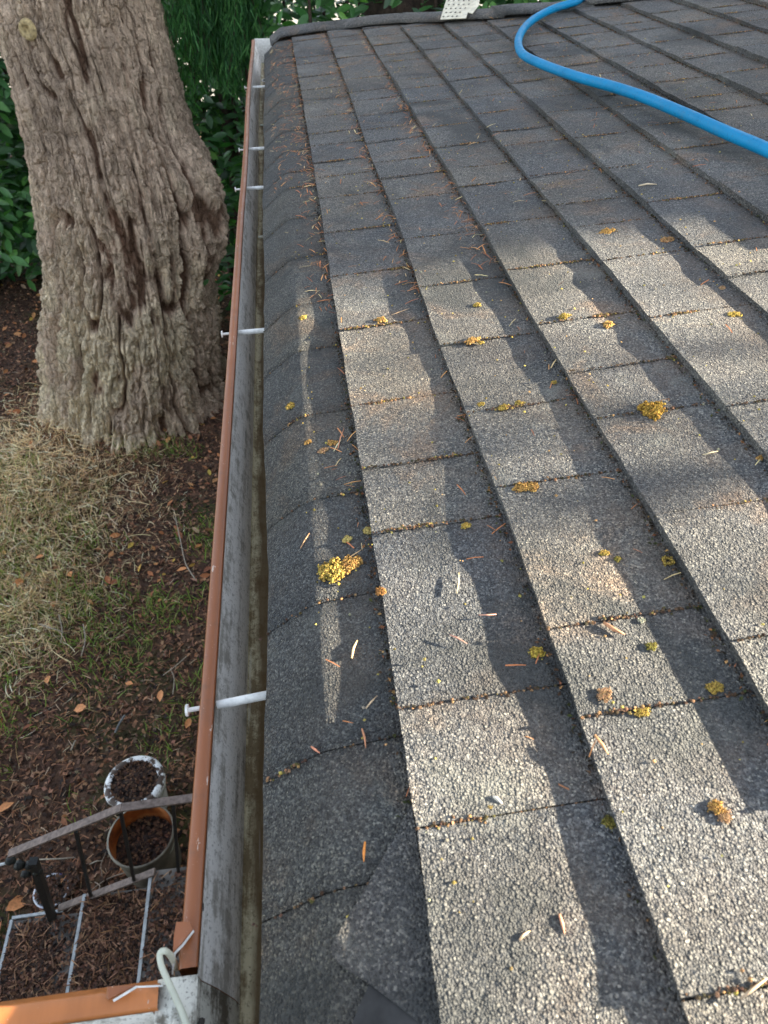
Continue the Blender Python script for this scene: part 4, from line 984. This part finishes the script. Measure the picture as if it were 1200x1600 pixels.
def moss_clump(px, py, rpx, label, elong=1.0, ang=0.0, hgt=.75, colr=(.50, .36, .045), ring=False, group=None, cat='moss'):
    r, d, ts = on_surf(px, py); c = roof(r, d, ts); depth = float((c - CAMP) @ np.array(M.to_3x3() @ Vector((0, 0, -1))))
    R = rpx / FPX * depth; n = int(min(700, max(50, 40 * rpx))); V = []; F = []; C = []
    # vertical position under the local shingle surface
    a = RNG.uniform(0, 6.28, n); q = np.sqrt(RNG.random(n)) if not ring else RNG.uniform(.55, 1, n)
    x = R * elong * q * np.cos(a); y = R * q * np.sin(a); z = R * hgt * .62 * np.sqrt(np.maximum(0, 1 - q ** 2)) * (.35 + .75 * RNG.random(n)) if not ring else R * .4 * RNG.random(n)
    lump = 1 + .55 * noise3(np.cos(a) * 1.7, np.sin(a) * 1.7, px * 1.3, 3) + (RNG.random(n) < .10) * RNG.uniform(0, .45, n); ca, sa = math.cos(ang), math.sin(ang)
    X = r + (x * ca - y * sa) * lump; Y = d + (x * sa + y * ca) * lump; Zt = ts + z * .9 + .0002
    b = R * RNG.uniform(.07, .16, n) if rpx > 7 else R * RNG.uniform(.14, .30, n)
    b = np.maximum(b, .0006); octa = np.array([(1, 0, 0), (0, 1, 0), (-1, 0, 0), (0, -1, 0), (0, 0, 1.3), (0, 0, -1)])
    of = np.array([(0, 1, 4), (1, 2, 4), (2, 3, 4), (3, 0, 4), (1, 0, 5), (2, 1, 5), (3, 2, 5), (0, 3, 5)])
    cen = np.array([roof(X[i], Y[i], Zt[i]) for i in range(n)])
    jit = RNG.uniform(.7, 1.3, (n, 6, 1)); Vv = cen[:, None] + octa[None] * b[:, None, None] * jit
    Ff = (of[None] + (np.arange(n) * 6)[:, None, None]).reshape(-1, 3)
    colr = np.array(colr); cc = colr * RNG.uniform(.55, 1.35, (n, 1)) * RNG.uniform(.9, 1.1, (n, 3)); dk_ = RNG.random(n) < .18; cc[dk_] *= .45
    o = mesh('moss_clump', Vv.reshape(-1, 3), Ff, M_MOSS, None, False, col=np.repeat(cc, 6, axis=0))
    tag(o, label, cat, group or 'moss clumps on the shingles'); return o
YEL = (.43, .30, .075); GRN = (.22, .19, .05); TAN = (.42, .26, .14); ORG = (.48, .28, .09)
BM = [(516, 894, 20, 'largest yellow moss clump, left half of the pair on the eave course', 1.1, .3, .7, YEL),
      (549, 882, 15, 'yellow moss clump right half of the big pair on the eave course', 1.15, .5, .7, ORG),
      (1018, 643, 17, 'round orange brown moss mound casting a long shadow in the sunlit shingles', 1.1, 0, .8, (.40, .24, .05)),
      (814, 763, 10, 'left of two yellow moss tufts in the sunlit middle of the roof', 1.1, 0, .7, ORG),
      (832, 762, 10, 'right of two yellow moss tufts in the sunlit middle of the roof', 1, 0, .7, ORG),
      (1043, 877, 9, 'small ring shaped yellow moss tuft at a shingle butt', 1, 0, .5, YEL, True),
      (881, 495, 8, 'small bright yellow moss ball on sunlit shingle', 1, 0, .8, YEL),
      (951, 508, 7, 'small orange moss ball near the far course line', 1, 0, .8, ORG),
      (596, 501, 7, 'small orange moss ball in the shade beyond the eave course', 1, 0, .7, ORG),
      (455, 635, 8, 'yellow moss ball at the curled eave beside the gutter', 1, 0, .7, YEL),
      (950, 1288, 12, 'dark green yellow moss tuft wedged under a shingle butt', .8, 1.3, .7, GRN),
      (1120, 1262, 10, 'bright yellow orange moss tuft on the sunlit near shingle', 1, 0, .8, ORG),
      (1131, 1276, 9, 'tan moss crumbs touching the bright tuft', 1.2, 0, .4, TAN),
      (838, 1020, 11, 'ragged yellow moss tuft with a tail on the second course', .9, 1.1, .6, (.50, .36, .07)),
      (1118, 1075, 10, 'flat yellow moss rosette near the right edge', 1.1, 0, .4, YEL),
      (728, 822, 6, 'tiny yellow moss star in the middle of the shaded shingle', 1, 0, .6, YEL),
      (575, 829, 7, 'pale yellow moss bit next to the first butt line', 1.1, 0, .5, (.58, .46, .16)),
      (542, 843, 6, 'pale yellow moss bit above the big pair', 1, 0, .5, (.58, .46, .16)),
      (785, 638, 7, 'left small yellow moss ball under the dark band', 1, 0, .6, YEL),
      (812, 631, 6, 'right small yellow moss ball under the dark band', 1, 0, .6, YEL),
      (751, 632, 5, 'tiny yellow moss crumb left of the two balls', 1, 0, .6, YEL),
      (945, 865, 6, 'flat pale yellow moss spot in the middle of a shingle', 1.3, 0, .4, YEL),
      (965, 874, 5, 'tiny olive moss ball beside the pale spot', 1, 0, .7, GRN),
      (943, 1086, 9, 'tan orange star shaped moss flake', 1.3, 1, .3, TAN),
      (1004, 1114, 7, 'curved yellow moss flake on the near shingle', 1.3, 0, .4, YEL),
      (1018, 1011, 6, 'small olive moss pair in the shaded band', 1.4, 0, .5, GRN),
      (1146, 492, 7, 'yellow green moss star near the right edge in shadow', 1, 0, .6, YEL),
      (1128, 451, 5, 'small orange round moss ball near the right edge', 1, 0, .7, TAN),
      (1187, 716, 5, 'round yellow moss bead at the right edge', 1, 0, .7, ORG),
      (595, 925, 8, 'brown and orange moss tuft at the first butt line', 1, 1.2, .5, (.34, .17, .06)),
      (738, 533, 7, 'orange moss crumbs along a joint in the sunlit patch', 1.8, .2, .35, ORG),
      (752, 536, 4, 'tiny yellow moss bead beside the orange crumbs', 1, 0, .6, YEL),
      (745, 477, 5, 'yellow moss ball at the end of the dark streak', 1, 0, .7, YEL),
      (865, 598, 4, 'lone tiny yellow moss ball above the butt line', 1, 0, .6, YEL),
      (948, 362, 9, 'cluster of small orange moss crumbs far up the roof', 1.6, .2, .2, ORG),
      (1042, 376, 7, 'brown leaf and moss knot in a far joint', 1.3, .1, .5, (.38, .22, .10)),
      (480, 692, 5, 'small orange moss bead on the eave course', 1, 0, .6, ORG),
      (520, 692, 6, 'yellow moss bead beside the thin straw on the eave course', 1, 0, .6, ORG),
      (505, 704, 6, 'orange moss crumb lying between two beads', 1.3, .3, .4, TAN),
      (474, 497, 5, 'yellow moss bead in the lit strip of the eave', 1, 0, .6, YEL),
      (1002, 514 + 456, 5, 'pale lichen disc on the shingle beside a straw', 1, 0, .2, (.36, .37, .28)),
      (766, 1285 - 22, 5, 'yellow moss bead on a near joint', 1, 0, .6, YEL)]
for b in BM:
    moss_clump(b[0], b[1], b[2], b[3], b[4], b[5], b[6], b[7], b[8] if len(b) > 8 else False)

def roof_scatter(name, rd, size, base, face, pl_, label, cat, mat=M_LITTER, tilt=.3, t=.0006, yaw=None):
    p = []
    for (r, d) in rd:
        crs = (r - L0) / E; fr = crs - math.floor(crs)
        if r > L0: tt = -T * fr
        else: tt = surf_t(r, d)
        p.append(roof(r, d, tt + t))
    p = np.array(p); n = len(p)
    return scatter(name, p, base, face, size if hasattr(size, '__len__') else np.full(n, size), pl_, mat, np.tile(NV, (n, 1)), tilt, label, cat, yaw=yaw)
OCT_V = [(1, 0, 0), (0, 1, 0), (-1, 0, 0), (0, -1, 0), (0, 0, .9)]; OCT_F = [(0, 1, 4), (1, 2, 4), (2, 3, 4), (3, 0, 4)]
# moss crumbs in joints and grit under the butts
rd = []; sz = []
for c in range(-1, 12):
    for j in JOINTS[c][1:-1]:
        if j > 3.3 or j < -.1: continue
        k = RNG.random(); nn = int(RNG.integers(25, 90) * (1.2 if k < .5 else .3) * (.25 if c < 0 else 1))
        a, b = sorted(RNG.uniform(0, 1, 2)); b = max(b, a + .25)
        for _ in range(nn): rd.append((L0 + E * (c + RNG.uniform(a, min(b, 1))) * 1.0, j + RNG.normal(0, .0016))); sz.append(RNG.uniform(.0010, .0034))
        for _ in range(60 if c >= 0 else 14): rd.append((L0 + E * (c + RNG.uniform(0, 1)), j + RNG.normal(0, .0009))); sz.append(RNG.uniform(.0008, .0019) * (-1))
ok = [i for i, (r, d) in enumerate(rd) if d < rake_d(r) - .01]; rd = [rd[i] for i in ok]; sz = np.array(sz)[ok]; GF = sz < 0; rdg = [rd[i] for i in np.where(GF)[0]]; szg = -sz[GF]; rd = [rd[i] for i in np.where(~GF)[0]]; sz = sz[~GF]
roof_scatter('joint_dirt', rdg, szg, OCT_V, OCT_F, pal([(.07, .045, .03), (.13, .08, .05), (.05, .045, .025), (.22, .13, .07)], [.4, .3, .2, .1]), 'brown dirt packed in the upright joints between shingles', 'dirt', M_MOSS, t=.0003)
roof_scatter('moss_crumbs', rd, sz * .6, OCT_V, OCT_F, pal([(.50, .28, .12), (.42, .30, .08), (.26, .15, .08), (.12, .10, .04), (.08, .05, .035)], [.10, .06, .28, .22, .34]), 'moss crumbs growing in the upright joints between shingles', 'moss', M_MOSS)
rd = []; sz = []
for c in range(0, 12):
    for _ in range(2300):
        d = RNG.uniform(.0, 3.3); amt = .35 + .65 * float(sstep(-.3, .4, fbm(d * 5, c * 3.3, 0, 2, 66)))
        if RNG.random() > amt: continue
        rd.append((L0 + E * c - abs(RNG.normal(0, .0045)) - .0005, d)); sz.append(RNG.uniform(.0015, .005))
ok = [i for i, (r, d) in enumerate(rd) if d < rake_d(r) - .02]; rd = [rd[i] for i in ok]; sz = np.array(sz)[ok]
roof_scatter('groove_grit', rd, sz, FLAKE_V, FLAKE_F, pal([(.04, .03, .02), (.08, .05, .03), (.05, .055, .02), (.22, .10, .05), (.34, .19, .08)], [.34, .28, .2, .12, .06]), 'dark moss and grit packed under each shingle edge', 'grit', M_MOSS, .8, .001)
# grains of pale lichen and loose crumbs all over
rd = []; 
for _ in range(1500):
    r, d = RNG.uniform(-.09, .9), RNG.uniform(.1, 2.6) ** 1.0; rd.append((r, d))
roof_scatter('loose_crumbs', rd, RNG.uniform(.0006, .0019, len(rd)), OCT_V, OCT_F, pal([(.46, .36, .10), (.52, .32, .14), (.30, .28, .20), (.25, .2, .06)], [.3, .2, .15, .35]), 'tiny loose crumbs of moss and lichen dotted over the shingles', 'moss', M_MOSS)
# needles
rd = []
for _ in range(1900):
    k = RNG.random()
    if k < .5: c = RNG.integers(0, 3); r = L0 + E * c - abs(RNG.normal(.012, .014)); d = RNG.uniform(1.0, 3.22) if k < .46 else RNG.uniform(.2, 1.2)
    elif k < .72: r = RNG.uniform(-.12, -.03); d = RNG.uniform(1.6, 3.2)
    else: r = RNG.uniform(-.11, 1.0); d = 3.2 - 3.0 * RNG.random() ** 1.0; d = d if (d > 1.2 or RNG.random() < .3) else RNG.uniform(1.3, 3.1)
    if d < rake_d(r) - .03: rd.append((r, d))
roof_scatter('fir_needles', rd, np.array([RNG.uniform(.008, .024) * (.55 + .45 * min(1, d)) for r, d in rd]), [(x, y * .95, z) for x, y, z in NEED_V], NEED_F, pal([(.42, .16, .06), (.55, .26, .10), (.30, .12, .06), (.58, .44, .22)], [.35, .25, .25, .15]), 'dry orange fir needles strewn over the shingles', 'needles', M_LITTER, .15, .0012)
# single needles and straws one can point at
NS = [((944, 976), (976, 994), .0024, (.42, .20, .10), 'thick brown twig lying on the sunlit shingle at mid right'),
      ((571, 1317), (569, 1348), .0015, (.75, .27, .05), 'bright orange needle standing by the cut shingle'),
      ((929, 1150), (950, 1180), .0015, (.62, .32, .14), 'orange needle near the second butt line'),
      ((874, 1430), (882, 1460), .0014, (.70, .32, .18), 'orange needle on the lowest sunlit shingle'),
      ((812, 1470), (828, 1456), .0012, (.66, .42, .24), 'short tan needle left of the orange one on the lowest shingle'),
      ((1156, 1562), (1198, 1530), .0014, (.42, .30, .19), 'tan straw in the bottom right corner'),
      ((487, 1168), (500, 1178), .0013, (.60, .24, .14), 'short red needle on the dark eave course'),
      ((566, 1140), (572, 1170), .0013, (.45, .20, .10), 'curved brown needle on the dark eave course'),
      ((572, 1108), (590, 1088), .001, (.50, .36, .22), 'thin straw on the dark eave course'),
      ((550, 1030), (559, 1002), .0016, (.62, .42, .22), 'tan needle with a knobbed end on the eave course'),
      ((522, 706), (534, 688), .0010, (.62, .58, .36), 'thin yellow straw on the eave course'),
      ((528, 702), (538, 670), .0010, (.60, .26, .14), 'thin red straw crossing the yellow one'),
      ((540, 876), (565, 860), .0009, (.60, .40, .20), 'thin straw stuck in the big moss pair'),
      ((470, 858), (484, 834), .0009, (.50, .28, .14), 'pair of thin brown needles by the eave edge'),
      ((771, 1246), (785, 1258), .0018, (.66, .60, .50), 'short whitish straw on the near joint'),
      ((714, 928), (717, 896), .0011, (.58, .46, .26), 'upright pale straw on the second course'),
      ((703, 993), (730, 1007), .0010, (.45, .22, .16), 'dark red needle lying across the second course'),
      ((748, 962), (776, 961), .0010, (.50, .26, .18), 'small reddish needle with a bump'),
      ((1098, 712), (1122, 706), .0010, (.62, .50, .30), 'thin pale straw in shade at the right'),
      ((998, 292), (1026, 290), .0022, (.62, .50, .34), 'pale straw lying in a far joint'),
      ((612, 493), (640, 483), .0010, (.55, .36, .20), 'thin straw on the far first course')]
for (a, b, r, c, lab) in NS:
    def q(px, py, lift):
        rr_, dd, tt_ = on_surf(px, py); return roof(rr_, dd, tt_ + lift)
    mid = ((a[0] + b[0]) / 2 + random.uniform(-1.5, 1.5), (a[1] + b[1]) / 2 + random.uniform(-1.5, 1.5))
    m = MB(); r *= .72; m.tube([q(*a, r + .0004), q(*mid, r + .0007), q(*b, r + .0004)], [r * .7, r, r * .35], 6)
    tag(m.build('fallen_needle', simple('needle_tone', c, .7, 200, .25, .3, .0005), None, True), lab, 'needle', 'fallen needles and straws on the roof')
